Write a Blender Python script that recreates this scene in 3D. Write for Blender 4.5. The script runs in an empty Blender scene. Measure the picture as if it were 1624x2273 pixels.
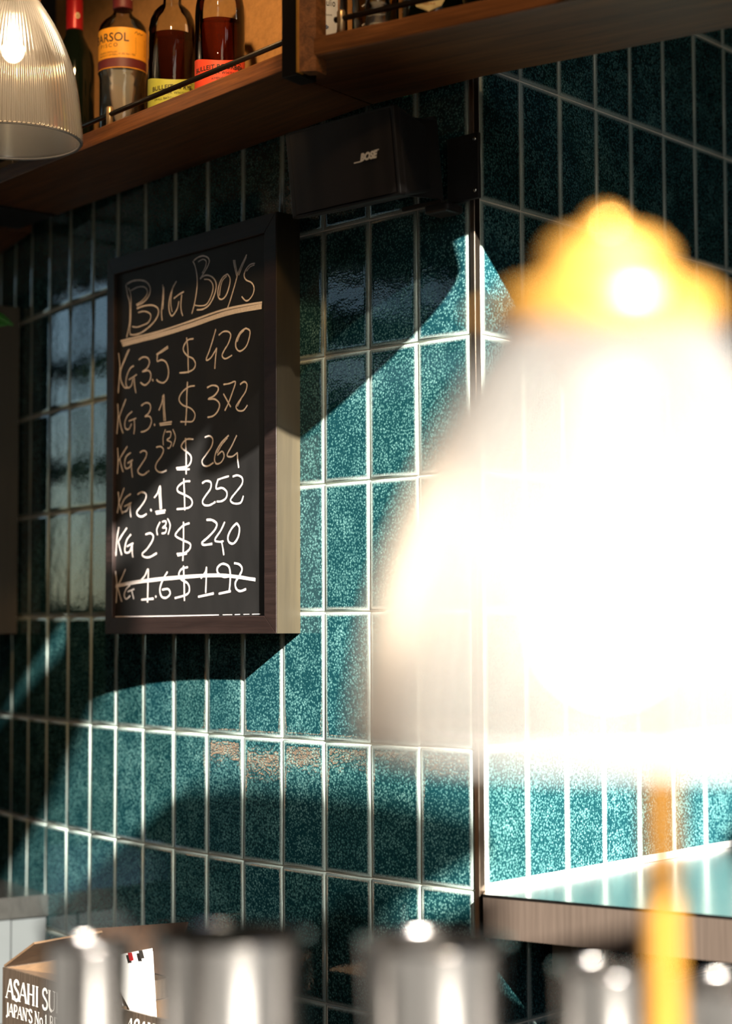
import bpy, bmesh, math, random
from mathutils import Vector, Matrix

random.seed(7)
PI = math.pi
C = bpy.context.scene.collection
SC = bpy.context.scene

# ------------------------------------------------------------------ camera
CAM_Z, TILT = 1.45, 0.0656
cam_d = bpy.data.cameras.new('camera')
cam_d.sensor_fit = 'HORIZONTAL'; cam_d.sensor_width = 24.0
cam_d.lens = 24.0 * 3973.5 / 1624.0
cam_d.clip_start = 0.02; cam_d.clip_end = 300
cam_d.dof.use_dof = True
cam_d.dof.focus_distance = 2.78
cam_d.dof.aperture_fstop = cam_d.lens / 28.5
cam_d.dof.aperture_blades = 0
cam = bpy.data.objects.new('camera', cam_d); C.objects.link(cam)
cam.matrix_world = (Matrix.Translation((0, 0, CAM_Z)) @ Matrix.Rotation(PI/2 + TILT, 4, 'X')
                    @ Matrix.Rotation(-0.0038, 4, 'Z'))
SC.camera = cam

# ------------------------------------------------------------------ sky, sun, exposure
SUN_DIR = Vector((0.3606, -0.8103, 0.4619)).normalized()      # towards the sun
world = bpy.data.worlds.new('sky'); SC.world = world
world.use_nodes = True
wn = world.node_tree.nodes; wl_ = world.node_tree.links
wn.clear()
w_out = wn.new('ShaderNodeOutputWorld'); w_bg = wn.new('ShaderNodeBackground'); w_sky = wn.new('ShaderNodeTexSky')
w_sky.sky_type = 'NISHITA'; w_sky.sun_disc = False
w_sky.sun_elevation = math.asin(SUN_DIR.z)
w_sky.sun_rotation = math.atan2(SUN_DIR.x, SUN_DIR.y)
w_sky.altitude = 20; w_sky.air_density = 1.2; w_sky.dust_density = 0.6; w_sky.ozone_density = 1.6
w_bg.inputs['Strength'].default_value = 0.24
wl_.new(w_sky.outputs[0], w_bg.inputs[0]); wl_.new(w_bg.outputs[0], w_out.inputs[0])

sun_d = bpy.data.lights.new('sun', 'SUN'); sun_d.energy = 36.0; sun_d.angle = math.radians(0.53)
sun_d.color = (1.0, 0.93, 0.82)
sun = bpy.data.objects.new('sun', sun_d); C.objects.link(sun)
sun.rotation_euler = SUN_DIR.to_track_quat('Z', 'Y').to_euler(); sun.location = (2, -4, 6)

SC.view_settings.view_transform = 'Standard'; SC.view_settings.look = 'None'
SC.view_settings.gamma = 1.0; SC.view_settings.use_curve_mapping = False
SC.view_settings.exposure = 0.0
SC.cycles.max_bounces = 8; SC.cycles.transparent_max_bounces = 24
SC.cycles.caustics_reflective = False; SC.cycles.caustics_refractive = False
SC.cycles.sample_clamp_indirect = 5.0; SC.cycles.sample_clamp_direct = 150.0

# ------------------------------------------------------------------ helpers
def tag(o, label=None, cat=None, group=None, kind=None):
    if label: o['label'] = label
    if cat: o['category'] = cat
    if group: o['group'] = group
    if kind: o['kind'] = kind
    return o

def empty(name, loc=(0, 0, 0), rz=0.0, label=None, cat=None, group=None):
    o = bpy.data.objects.new(name, None); C.objects.link(o)
    o.empty_display_size = 0.05
    o.location = loc; o.rotation_euler = (0, 0, rz)
    return tag(o, label, cat, group)

class MB:
    """collects shapes; build() links them as one mesh object"""
    def __init__(s): s.v = []; s.f = []; s.sm = []
    def add(s, vs, fs, smooth=False):
        b = len(s.v); s.v += [tuple(p) for p in vs]
        for f in fs: s.f.append([b + i for i in f]); s.sm.append(smooth)
        return s
    def box(s, lo, hi, M=None):
        x0, y0, z0 = lo; x1, y1, z1 = hi
        vs = [Vector(p) for p in ((x0,y0,z0),(x1,y0,z0),(x1,y1,z0),(x0,y1,z0),(x0,y0,z1),(x1,y0,z1),(x1,y1,z1),(x0,y1,z1))]
        if M: vs = [M @ p for p in vs]
        return s.add(vs, [(0,3,2,1),(4,5,6,7),(0,1,5,4),(1,2,6,5),(2,3,7,6),(3,0,4,7)])
    def prism(s, poly, z0, z1):
        n = len(poly)
        ar = sum(poly[i][0]*poly[(i+1) % n][1] - poly[(i+1) % n][0]*poly[i][1] for i in range(n))
        if ar < 0: poly = poly[::-1]
        vs = [(x, y, z0) for x, y in poly] + [(x, y, z1) for x, y in poly]
        fs = [tuple(range(n))[::-1], tuple(range(n, 2*n))] + [(i, (i+1) % n, n + (i+1) % n, n + i) for i in range(n)]
        return s.add(vs, fs)
    def lathe(s, prof, seg=32, cx=0, cy=0, sx=1, sy=1, ribs=None, closed=False):
        """prof: (r, z) from bottom to top; faces look outward; r=0 ends are capped"""
        vs = []; rings = []
        for r, z in prof:
            if r <= 1e-6: rings.append([len(vs)]); vs.append((cx, cy, z)); continue
            ring = []
            for i in range(seg):
                a = 2*PI*i/seg
                rr = r + (ribs[1]*0.5*(1 + math.cos(a*ribs[0])) if ribs else 0)
                ring.append(len(vs)); vs.append((cx + rr*math.cos(a)*sx, cy + rr*math.sin(a)*sy, z))
            rings.append(ring)
        fs = []
        pairs = list(zip(rings[:-1], rings[1:])) + ([(rings[-1], rings[0])] if closed else [])
        for A, B in pairs:
            for i in range(seg):
                j = (i+1) % seg
                if len(A) == 1 and len(B) == 1: continue
                if len(A) == 1: fs.append((A[0], B[j], B[i]))
                elif len(B) == 1: fs.append((A[i], A[j], B[0]))
                else: fs.append((A[i], A[j], B[j], B[i]))
        return s.add(vs, fs, True)
    def tube(s, path, r, seg=10, cap=True):
        path = [Vector(p) for p in path]; vs = []; n = len(path); up0 = None
        for i, p in enumerate(path):
            t = (path[min(i+1, n-1)] - path[max(i-1, 0)]).normalized()
            if up0 is None:
                up0 = Vector((0,0,1)) if abs(t.z) < .9 else Vector((1,0,0))
            u = (up0 - t*up0.dot(t)).normalized(); w = t.cross(u); up0 = u
            rr = r[i] if isinstance(r, (list, tuple)) else r
            for k in range(seg):
                a = 2*PI*k/seg; vs.append(p + u*math.cos(a)*rr + w*math.sin(a)*rr)
        fs = [(i*seg+k, i*seg+(k+1) % seg, (i+1)*seg+(k+1) % seg, (i+1)*seg+k) for i in range(n-1) for k in range(seg)]
        s.add(vs, fs, True)
        if cap:
            b = len(s.v) - len(vs)
            s.f += [[b+k for k in range(seg)][::-1], [b+(n-1)*seg+k for k in range(seg)]]; s.sm += [False, False]
        return s
    def mesh(s, name):
        me = bpy.data.meshes.new(name); me.from_pydata(s.v, [], s.f); me.update()
        me.polygons.foreach_set('use_smooth', s.sm); return me
    def build(s, name, mat=None, parent=None, bevel=0, loc=None):
        me = s.mesh(name); o = bpy.data.objects.new(name, me); C.objects.link(o)
        if mat: me.materials.append(mat)
        if parent: o.parent = parent
        if loc: o.location = loc
        if bevel:
            m = o.modifiers.new('bevel', 'BEVEL'); m.width = bevel; m.segments = 2; m.limit_method = 'ANGLE'
        return o

def smooth_path(pts, n=4):
    if len(pts) < 3: return pts
    P = [pts[0]] + list(pts) + [pts[-1]]; out = []
    for i in range(1, len(P)-2):
        p0, p1, p2, p3 = P[i-1], P[i], P[i+1], P[i+2]
        for k in range(n):
            t = k/n
            out.append(tuple(0.5*((2*b) + (c-a)*t + (2*a-5*b+4*c-d)*t*t + (3*b-a-3*c+d)*t**3) for a, b, c, d in zip(p0, p1, p2, p3)))
    out.append(P[-2]); return out

def ribbon(mb, pts, w, place, jit=0.12):
    """flat pen stroke along 2-D points; place(x, y) gives the 3-D point"""
    n = len(pts); L = []; R = []
    for i in range(n):
        ax, ay = pts[max(i-1, 0)]; bx, by = pts[min(i+1, n-1)]
        dx, dy = bx-ax, by-ay; d = math.hypot(dx, dy) or 1
        ww = w*0.5*(1 + random.uniform(-jit, jit))
        x, y = pts[i]
        L.append(place(x - dy/d*ww, y + dx/d*ww)); R.append(place(x + dy/d*ww, y - dx/d*ww))
    vs = L + R
    mb.add(vs, [(i, n+i, n+i+1, i+1) for i in range(n-1)])

def text_geo(body, size=1.0, xs=1.0, shear=0.0, bold=0.0, align='CENTER', spacing=1.0):
    """outline geometry of a line of lettering in the built-in face: verts (x, y), faces"""
    cu = bpy.data.curves.new('lettering', 'FONT'); cu.body = body; cu.size = size
    cu.align_x = align; cu.align_y = 'CENTER'; cu.shear = shear; cu.offset = bold; cu.space_character = spacing
    cu.resolution_u = 3
    o = bpy.data.objects.new('lettering', cu); C.objects.link(o)
    dg = bpy.context.evaluated_depsgraph_get(); dg.update()
    me = bpy.data.meshes.new_from_object(o.evaluated_get(dg))
    vs = [(v.co.x*xs, v.co.y) for v in me.vertices]; fs = [tuple(p.vertices) for p in me.polygons]
    bpy.data.objects.remove(o); bpy.data.curves.remove(cu); bpy.data.meshes.remove(me)
    return vs, fs

def put_text(mb, body, place, x=0, y=0, **k):
    vs, fs = text_geo(body, **k)
    mb.add([place(px + x, py + y) for px, py in vs], fs)

# ------------------------------------------------------------------ materials
MATS = {}
def new_mat(name):
    m = bpy.data.materials.new(name); m.use_nodes = True; MATS[name] = m
    nt = m.node_tree; nt.nodes.clear()
    out = nt.nodes.new('ShaderNodeOutputMaterial')
    return m, nt, out
def N(nt, t, **k):
    n = nt.nodes.new(t)
    for a, b in k.items(): setattr(n, a, b)
    return n
def setin(n, **k):
    for a, b in k.items(): n.inputs[a.replace('_', ' ')].default_value = b
    return n
def math_n(nt, op, a, b=None, c=None):
    n = N(nt, 'ShaderNodeMath', operation=op)
    for i, v in enumerate((a, b, c)):
        if v is None: continue
        if isinstance(v, (int, float)): n.inputs[i].default_value = v
        else: nt.links.new(v, n.inputs[i])
    return n.outputs[0]
def ramp(nt, fac, stops):
    r = N(nt, 'ShaderNodeValToRGB'); e = r.color_ramp.elements
    while len(e) < len(stops): e.new(0.5)
    for el, (p, c) in zip(e, stops): el.position = p; el.color = (*c, 1)
    nt.links.new(fac, r.inputs[0]); return r.outputs[0]
def mixc(nt, fac, a, b, mode='MIX'):
    n = N(nt, 'ShaderNodeMix', data_type='RGBA', blend_type=mode)
    for key, v in ((0, fac), (6, a), (7, b)):
        if isinstance(v, (int, float)): n.inputs[key].default_value = v
        elif isinstance(v, tuple): n.inputs[key].default_value = (*v, 1)
        else: nt.links.new(v, n.inputs[key])
    return n.outputs[2]

def simple(name, col, rough=0.5, metal=0.0, noise=0.0, scale=40.0, bump=0.0, stretch=(1, 1, 1), rvar=0.0, ior=1.5, **k):
    m, nt, out = new_mat(name)
    p = N(nt, 'ShaderNodeBsdfPrincipled')
    setin(p, Base_Color=(*col, 1), Roughness=rough, Metallic=metal, IOR=ior)
    for a, b in k.items(): p.inputs[a.replace('_', ' ')].default_value = b
    tc = N(nt, 'ShaderNodeTexCoord'); mp = N(nt, 'ShaderNodeMapping'); mp.inputs['Scale'].default_value = stretch
    nt.links.new(tc.outputs['Object'], mp.inputs[0])
    nz = N(nt, 'ShaderNodeTexNoise'); setin(nz, Scale=scale, Detail=4.0, Roughness=0.6)
    nt.links.new(mp.outputs[0], nz.inputs['Vector'])
    if noise:
        lo = tuple(c*(1-noise) for c in col); hi = tuple(min(1, c*(1+noise)) for c in col)
        nt.links.new(ramp(nt, nz.outputs[0], [(0.3, lo), (0.7, hi)]), p.inputs['Base Color'])
    if rvar:
        nt.links.new(math_n(nt, 'MULTIPLY_ADD', nz.outputs[0], rvar, rough - rvar/2), p.inputs['Roughness'])
    if bump:
        b = N(nt, 'ShaderNodeBump'); setin(b, Strength=bump, Distance=0.002)
        nt.links.new(nz.outputs[0], b.inputs['Height']); nt.links.new(b.outputs[0], p.inputs['Normal'])
    nt.links.new(p.outputs[0], out.inputs[0]); return m

def wood(name, dark, light, scale=1.0, rough=0.45):
    m, nt, out = new_mat(name)
    p = N(nt, 'ShaderNodeBsdfPrincipled'); setin(p, Roughness=rough)
    tc = N(nt, 'ShaderNodeTexCoord'); mp = N(nt, 'ShaderNodeMapping'); mp.inputs['Scale'].default_value = (2.2*scale, 38*scale, 38*scale)
    nt.links.new(tc.outputs['Object'], mp.inputs[0])
    n1 = N(nt, 'ShaderNodeTexNoise'); setin(n1, Scale=1.6, Detail=6.0, Roughness=0.65, Distortion=0.6)
    nt.links.new(mp.outputs[0], n1.inputs['Vector'])
    mp2 = N(nt, 'ShaderNodeMapping'); mp2.inputs['Scale'].default_value = (7*scale, 260*scale, 260*scale)
    nt.links.new(tc.outputs['Object'], mp2.inputs[0])
    n2 = N(nt, 'ShaderNodeTexNoise'); setin(n2, Scale=1.5, Detail=3.0)
    nt.links.new(mp2.outputs[0], n2.inputs['Vector'])
    f = math_n(nt, 'MULTIPLY_ADD', n2.outputs[0], 0.35, math_n(nt, 'MULTIPLY', n1.outputs[0], 0.8))
    c = ramp(nt, f, [(0.33, dark), (0.58, tuple((a+b)/2 for a, b in zip(dark, light))), (0.78, light)])
    nt.links.new(c, p.inputs['Base Color'])
    b = N(nt, 'ShaderNodeBump'); setin(b, Strength=0.25, Distance=0.001)
    nt.links.new(f, b.inputs['Height']); nt.links.new(b.outputs[0], p.inputs['Normal'])
    nt.links.new(p.outputs[0], out.inputs[0]); return m

def tile_mat():
    """dark teal crackle glaze: thin and pale along the edges, with a bright halo painted in, clear gloss on top"""
    m, nt, out = new_mat('teal_crackle_glaze')
    p = N(nt, 'ShaderNodeBsdfPrincipled'); setin(p, Roughness=0.035, IOR=1.62)
    tc = N(nt, 'ShaderNodeTexCoord'); oi = N(nt, 'ShaderNodeObjectInfo')
    off = N(nt, 'ShaderNodeVectorMath', operation='SCALE'); off.inputs[0].default_value = (3.7, 1.3, 5.1)
    nt.links.new(oi.outputs['Random'], off.inputs['Scale'])
    ad = N(nt, 'ShaderNodeVectorMath', operation='ADD')
    nt.links.new(tc.outputs['Object'], ad.inputs[0]); nt.links.new(off.outputs[0], ad.inputs[1])
    v1 = N(nt, 'ShaderNodeTexVoronoi', feature='F1'); setin(v1, Scale=250.0, Randomness=1.0)
    v2 = N(nt, 'ShaderNodeTexVoronoi', feature='DISTANCE_TO_EDGE'); setin(v2, Scale=210.0, Randomness=1.0)
    n1 = N(nt, 'ShaderNodeTexNoise'); setin(n1, Scale=22.0, Detail=3.0)
    n2 = N(nt, 'ShaderNodeTexNoise'); setin(n2, Scale=430.0, Detail=2.0)
    for n in (v1, v2, n1, n2): nt.links.new(ad.outputs[0], n.inputs['Vector'])
    sp = math_n(nt, 'ADD', math_n(nt, 'MULTIPLY', v1.outputs['Distance'], 0.75), math_n(nt, 'MULTIPLY', n2.outputs[0], 0.55))
    sp = math_n(nt, 'ADD', sp, math_n(nt, 'MULTIPLY_ADD', n1.outputs[0], 0.5, -0.25))
    col = ramp(nt, sp, [(0.25, (0.175, 0.330, 0.320)), (0.48, (0.053, 0.148, 0.155)), (0.73, (0.005, 0.032, 0.041))])
    crack = math_n(nt, 'LESS_THAN', v2.outputs['Distance'], 0.055)
    col = mixc(nt, math_n(nt, 'MULTIPLY', crack, 0.55), col, (0.003, 0.03, 0.04))
    hs = N(nt, 'ShaderNodeHueSaturation')
    nt.links.new(col, hs.inputs['Color'])
    nt.links.new(math_n(nt, 'MULTIPLY_ADD', oi.outputs['Random'], 0.3, 0.88), hs.inputs['Value'])
    nt.links.new(math_n(nt, 'MULTIPLY_ADD', oi.outputs['Random'], 0.012, 0.488), hs.inputs['Hue'])
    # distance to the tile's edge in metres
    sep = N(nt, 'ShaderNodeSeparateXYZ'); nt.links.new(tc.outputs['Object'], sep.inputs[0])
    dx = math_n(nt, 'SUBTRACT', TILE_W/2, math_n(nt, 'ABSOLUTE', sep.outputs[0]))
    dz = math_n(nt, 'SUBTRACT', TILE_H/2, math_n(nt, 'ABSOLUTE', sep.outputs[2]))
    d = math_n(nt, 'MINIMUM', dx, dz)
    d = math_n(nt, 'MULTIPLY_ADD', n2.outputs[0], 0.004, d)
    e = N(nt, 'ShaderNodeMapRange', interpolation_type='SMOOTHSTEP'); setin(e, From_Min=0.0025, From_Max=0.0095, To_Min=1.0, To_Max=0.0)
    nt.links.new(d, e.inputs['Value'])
    col = mixc(nt, math_n(nt, 'MULTIPLY', e.outputs[0], 0.85), hs.outputs[0], (0.42, 0.50, 0.47))  # pale edge: thin glaze plus a bright halo put into the colour
    nt.links.new(col, p.inputs['Base Color'])
    wv = N(nt, 'ShaderNodeTexNoise'); setin(wv, Scale=26.0, Detail=2.0)
    nt.links.new(ad.outputs[0], wv.inputs['Vector'])
    b1 = N(nt, 'ShaderNodeBump'); setin(b1, Strength=0.06, Distance=0.004); nt.links.new(wv.outputs[0], b1.inputs['Height'])
    b2 = N(nt, 'ShaderNodeBump'); setin(b2, Strength=0.035, Distance=0.001); nt.links.new(sp, b2.inputs['Height'])
    nt.links.new(b1.outputs[0], b2.inputs['Normal']); nt.links.new(b2.outputs[0], p.inputs['Normal'])
    nt.links.new(p.outputs[0], out.inputs[0]); return m

def thin_glass(name, tint=(1, 1, 1), milk=0.0, rough=0.03, fres=1.45, body=0.0):
    """clear thin-walled glass: see-through, Fresnel gloss, optionally a share of milky scatter"""
    m, nt, out = new_mat(name)
    t = N(nt, 'ShaderNodeBsdfTransparent'); t.inputs[0].default_value = (*tint, 1)
    g = N(nt, 'ShaderNodeBsdfGlossy'); setin(g, Roughness=rough)
    fr = N(nt, 'ShaderNodeFresnel'); fr.inputs['IOR'].default_value = fres
    mx = N(nt, 'ShaderNodeMixShader')
    nt.links.new(fr.outputs[0], mx.inputs[0]); nt.links.new(t.outputs[0], mx.inputs[1]); nt.links.new(g.outputs[0], mx.inputs[2])
    last = mx
    if milk:
        tr = N(nt, 'ShaderNodeBsdfTranslucent'); tr.inputs[0].default_value = (0.95, 0.93, 0.9, 1)
        df = N(nt, 'ShaderNodeBsdfDiffuse'); df.inputs[0].default_value = (0.9, 0.9, 0.9, 1)
        ms = N(nt, 'ShaderNodeMixShader'); ms.inputs[0].default_value = body
        nt.links.new(tr.outputs[0], ms.inputs[1]); nt.links.new(df.outputs[0], ms.inputs[2])
        m2 = N(nt, 'ShaderNodeMixShader'); m2.inputs[0].default_value = milk
        nt.links.new(mx.outputs[0], m2.inputs[1]); nt.links.new(ms.outputs[0], m2.inputs[2]); last = m2
    nt.links.new(last.outputs[0], out.inputs[0]); return m

def prism_glass(name, clear=0.42, bend=0.24, milky=0.07, gloss=0.16, ior=1.38, tone=0.94):
    """pressed prismatic glass: part clear, part light bent by the ribs, a little milky"""
    m, nt, out = new_mat(name)
    t = N(nt, 'ShaderNodeBsdfTransparent'); t.inputs[0].default_value = (0.95, 0.93, 0.90, 1)
    r = N(nt, 'ShaderNodeBsdfRefraction'); setin(r, Roughness=0.12, IOR=1.18); r.inputs['Color'].default_value = (0.97, 0.95, 0.92, 1)
    s1 = N(nt, 'ShaderNodeBsdfTranslucent'); s1.inputs[0].default_value = (tone, tone*.99, tone*.98, 1)
    s2 = N(nt, 'ShaderNodeBsdfDiffuse'); s2.inputs[0].default_value = (tone*.98, tone*.98, tone, 1)
    s = N(nt, 'ShaderNodeMixShader'); s.inputs[0].default_value = 0.35
    nt.links.new(s1.outputs[0], s.inputs[1]); nt.links.new(s2.outputs[0], s.inputs[2])
    g = N(nt, 'ShaderNodeBsdfGlossy'); setin(g, Roughness=gloss)
    fr = N(nt, 'ShaderNodeFresnel'); fr.inputs['IOR'].default_value = ior
    a = N(nt, 'ShaderNodeMixShader'); a.inputs[0].default_value = bend/(clear + bend)
    nt.links.new(t.outputs[0], a.inputs[1]); nt.links.new(r.outputs[0], a.inputs[2])
    b = N(nt, 'ShaderNodeMixShader'); b.inputs[0].default_value = milky/(clear + bend + milky)
    nt.links.new(a.outputs[0], b.inputs[1]); nt.links.new(s.outputs[0], b.inputs[2])
    c = N(nt, 'ShaderNodeMixShader'); nt.links.new(fr.outputs[0], c.inputs[0])
    nt.links.new(b.outputs[0], c.inputs[1]); nt.links.new(g.outputs[0], c.inputs[2])
    nt.links.new(c.outputs[0], out.inputs[0]); return m

def emitter(name, col, strength):
    m, nt, out = new_mat(name)
    e = N(nt, 'ShaderNodeEmission'); e.inputs[0].default_value = (*col, 1); e.inputs[1].default_value = strength
    nt.links.new(e.outputs[0], out.inputs[0]); return m

TILE_PW, TILE_PH = 0.1010, 0.2020           # module incl. joint
TILE_W, TILE_H = 0.0982, 0.1992
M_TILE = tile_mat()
M_GROUT = simple('cement_grout', (0.80, 0.77, 0.69), 0.9, noise=0.12, scale=300, bump=0.3)
M_TRIM = simple('brushed_bronze_steel', (0.34, 0.27, 0.21), 0.32, 1.0, noise=0.15, scale=60, stretch=(20, 20, 1), rvar=0.15)
M_STEEL = simple('brushed_stainless', (0.58, 0.56, 0.53), 0.22, 1.0, noise=0.08, scale=30, stretch=(60, 60, 1.5), rvar=0.18)
M_TIN = simple('polished_tin', (0.62, 0.60, 0.58), 0.16, 1.0, noise=0.08, scale=20, stretch=(8, 8, 1), rvar=0.12)
M_BRASS = simple('aged_brass', (0.88, 0.44, 0.09), 0.36, 0.62, noise=0.08, scale=50, rvar=0.08)
M_GOLDPOLE = simple('brass_pole_lacquer', (0.52, 0.25, 0.040), 0.42, 0.5, noise=0.06, scale=30)
M_WALNUT = wood('oiled_walnut', (0.030, 0.010, 0.004), (0.33, 0.13, 0.042))
M_EBONY = wood('black_stained_frame_wood', (0.007, 0.0035, 0.003), (0.026, 0.015, 0.013), 1.6, 0.38)
M_SIDEWOOD = wood('brown_side_wood', (0.035, 0.026, 0.013), (0.085, 0.063, 0.032), 0.7, 0.5)
M_SLATE = simple('chalkboard_black', (0.0085, 0.0080, 0.0080), 0.55, noise=0.5, scale=14, stretch=(1, 1, 0.35), bump=0.05)
M_CHALK = simple('chalk_marker', (0.86, 0.80, 0.79), 0.9, noise=0.18, scale=500)
M_BLACK = simple('black_powdercoat', (0.012, 0.011, 0.011), 0.42, noise=0.2, scale=200)
M_BLACKMETAL = simple('black_iron_rod', (0.015, 0.013, 0.012), 0.35, 0.4)
M_TAN = simple('tan_plaster_panel', (0.42, 0.22, 0.075), 0.85, noise=0.15, scale=90, bump=0.3)
M_WHITE = simple('white_enamel', (0.72, 0.72, 0.71), 0.3, noise=0.04, scale=8)
M_GREY = simple('grey_enamel', (0.050, 0.056, 0.058), 0.35, noise=0.05, scale=8)
M_PAPER = simple('white_paper', (0.85, 0.84, 0.82), 0.8, noise=0.03, scale=60)
M_CARD_IN = simple('brown_cardboard', (0.075, 0.040, 0.016), 0.85, noise=0.2, scale=60, stretch=(1, 1, 9))
M_CARD_OUT = simple('printed_silver_black_cardboard', (0.085, 0.062, 0.045), 0.35, 0.25, noise=0.5, scale=26, stretch=(10, 10, 0.3))
M_PRINT = simple('silver_print', (0.80, 0.78, 0.74), 0.4)
M_DARKPRINT = simple('dark_print', (0.018, 0.014, 0.012), 0.6)
M_CEIL = simple('dark_ceiling_paint', (0.010, 0.009, 0.009), 0.8, noise=0.2, scale=10)
M_FLOOR = simple('dark_stone_floor', (0.050, 0.046, 0.042), 0.55, noise=0.3, scale=4)
M_PAVE = simple('pale_pavement', (0.42, 0.40, 0.37), 0.8, noise=0.2, scale=3)
M_ROOMWALL = simple('charcoal_plaster', (0.014, 0.014, 0.015), 0.7, noise=0.2, scale=6)
M_GLASS = thin_glass('clear_glass', (0.93, 0.94, 0.92), rough=0.02)
M_PANE = thin_glass('window_glass', (0.85, 0.90, 0.93), rough=0.01)
M_RIBGLASS = prism_glass('ribbed_lamp_glass', 0.28, 0.34, 0.26, 0.12, 1.6)
M_RIBGLASS2 = prism_glass('ribbed_lamp_glass_clear', 0.44, 0.05, 0.27, 0.30, 1.14, 0.50)
M_BULB = emitter('bulb_glow', (1.0, 0.74, 0.46), 58.0)
M_BULB2 = emitter('bulb_glow_soft', (1.0, 0.82, 0.62), 24.0)
M_LED = emitter('warm_led', (1.0, 0.48, 0.20), 18.0)
M_RUBBER = simple('black_plastic', (0.011, 0.010, 0.011), 0.5, noise=0.1, scale=300)
M_RED = simple('red_foil', (0.42, 0.012, 0.016), 0.35, 0.2)
M_LEAF = simple('leaf_green', (0.05, 0.26, 0.04), 0.45, noise=0.4, scale=90)

# ------------------------------------------------------------------ the tiled walls
CX, CY = 0.1607, 2.5984                 # the outside corner in plan
A_L, RAD = 0.7258, 4.298                # left wall: a shallow convex arc that starts here
A_R = 0.845                             # right wall: flat, square to the left one at the corner
CEN = Vector((CX + RAD*math.sin(A_L), CY + RAD*math.cos(A_L)))
def wall_l(s, off=0.0):
    a = A_L + s/RAD
    return Vector((CEN.x - (RAD + off)*math.sin(a), CEN.y - (RAD + off)*math.cos(a))), a
def wall_r(s, off=0.0):
    return Vector((CX + math.cos(A_R)*s + math.sin(A_R)*off, CY + math.sin(A_R)*s - math.cos(A_R)*off))
def zrow(r): return CAM_Z + 0.0282 - r*TILE_PH

REC = -0.0032                            # grout face lies this far behind the tile faces
outer = [tuple(wall_l(0.004 + i*0.06, REC)[0]) for i in range(0, 52)]
inner = [tuple(wall_l(0.12 + i*0.06, -0.16)[0]) for i in range(0, 50)]
w_l = MB().prism(outer + inner[::-1], 0.0, 3.0).build('wall_left', M_GROUT); tag(w_l, 'curved wall of dark teal vertical tiles', kind='structure')
pr = [tuple(wall_r(0.006, REC)), tuple(wall_r(2.6, REC)), tuple(wall_r(2.6, -0.16)), tuple(wall_r(0.12, -0.16))]
w_r = MB().prism(pr, 0.0, 3.0).build('wall_right', M_GROUT); tag(w_r, 'flat wall of dark teal vertical tiles', kind='structure')

def tile_mesh():
    rings = [(0.0, 0.0), (0.0, -0.0060), (0.0009, -0.0073), (0.0026, -0.0079), (0.0062, -0.0082), (0.0100, -0.0082)]
    vs = []; fs = []; sm = []
    for ins, y in rings:
        w, h = TILE_W/2 - ins, TILE_H/2 - ins
        vs += [(-w, y, -h), (w, y, -h), (w, y, h), (-w, y, h)]
    for k in range(len(rings)-1):
        for i in range(4):
            j = (i+1) % 4; fs.append((4*k+i, 4*k+j, 4*k+4+j, 4*k+4+i)); sm.append(k > 0)
    n = 4*(len(rings)-1); fs.append((n, n+1, n+2, n+3)); sm.append(True)
    me = bpy.data.meshes.new('tile'); me.from_pydata(vs, [], fs); me.update()
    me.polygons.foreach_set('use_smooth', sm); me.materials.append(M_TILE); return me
TILE = tile_mesh()
def put_tile(parent, p, rz, z):
    o = bpy.data.objects.new('tile', TILE); C.objects.link(o); o.parent = parent
    o.location = (p.x, p.y, z)
    o.rotation_euler = (random.gauss(0, 0.0035), random.gauss(0, 0.0016), rz + random.gauss(0, 0.0045))
G_L, G_R = 0.0103, 0.0165
for k in range(17):
    for r in range(-6, 5):
        p, a = wall_l(G_L + (k + 0.5)*TILE_PW, -0.0082 + random.uniform(-.0003, .0003))
        put_tile(w_l, p, -a, zrow(r + 0.5))
for k in range(10):
    for r in range(-6, 5):
        p = wall_r(G_R + (k + 0.5)*TILE_PW, -0.0082 + random.uniform(-.0003, .0003))
        put_tile(w_r, p, A_R, zrow(r + 0.5))

# metal bead on the outside corner: two flanges and a rounded nose
def corner_bead():
    mb = MB()
    tl = Vector((-math.cos(A_L), math.sin(A_L))); nl = Vector((-math.sin(A_L), -math.cos(A_L)))
    tr = Vector((math.cos(A_R), math.sin(A_R))); nr = Vector((math.sin(A_R), -math.cos(A_R)))
    c = Vector((CX, CY)) + nl*0.0012 + nr*0.0012
    poly = [c + tl*0.0085, c + tl*0.0016, c + (tl+tr)*0.0004, c + tr*0.0016, c + tr*0.0130,
            c + tr*0.0130 - nr*0.010, c + tl*0.0085 - nl*0.010]
    mb.prism([tuple(p) for p in poly], 0.0, 2.99)
    return tag(mb.build('trim_1', M_TRIM, bevel=0.0006), 'brown metal trim on the tiled corner', kind='structure')
corner_bead()

# ------------------------------------------------------------------ the rest of the place: floor, ceiling, added shade beam, far wall with windows, pavement
tag(MB().box((-4.7, -3.0, -0.1), (4.2, 9.0, 0.0)).build('floor', M_FLOOR), 'dark stone floor', kind='structure')
pv = MB(); pv.box((4.4, -40, -0.12), (60, 60, -0.02)); pv.box((-60, -40, -0.12), (4.4, -3.0, -0.02)); pv.box((-60, -3.0, -0.12), (-4.7, 60, -0.02))
tag(pv.build('floor', M_PAVE), 'pale pavement outside', kind='structure')
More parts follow.
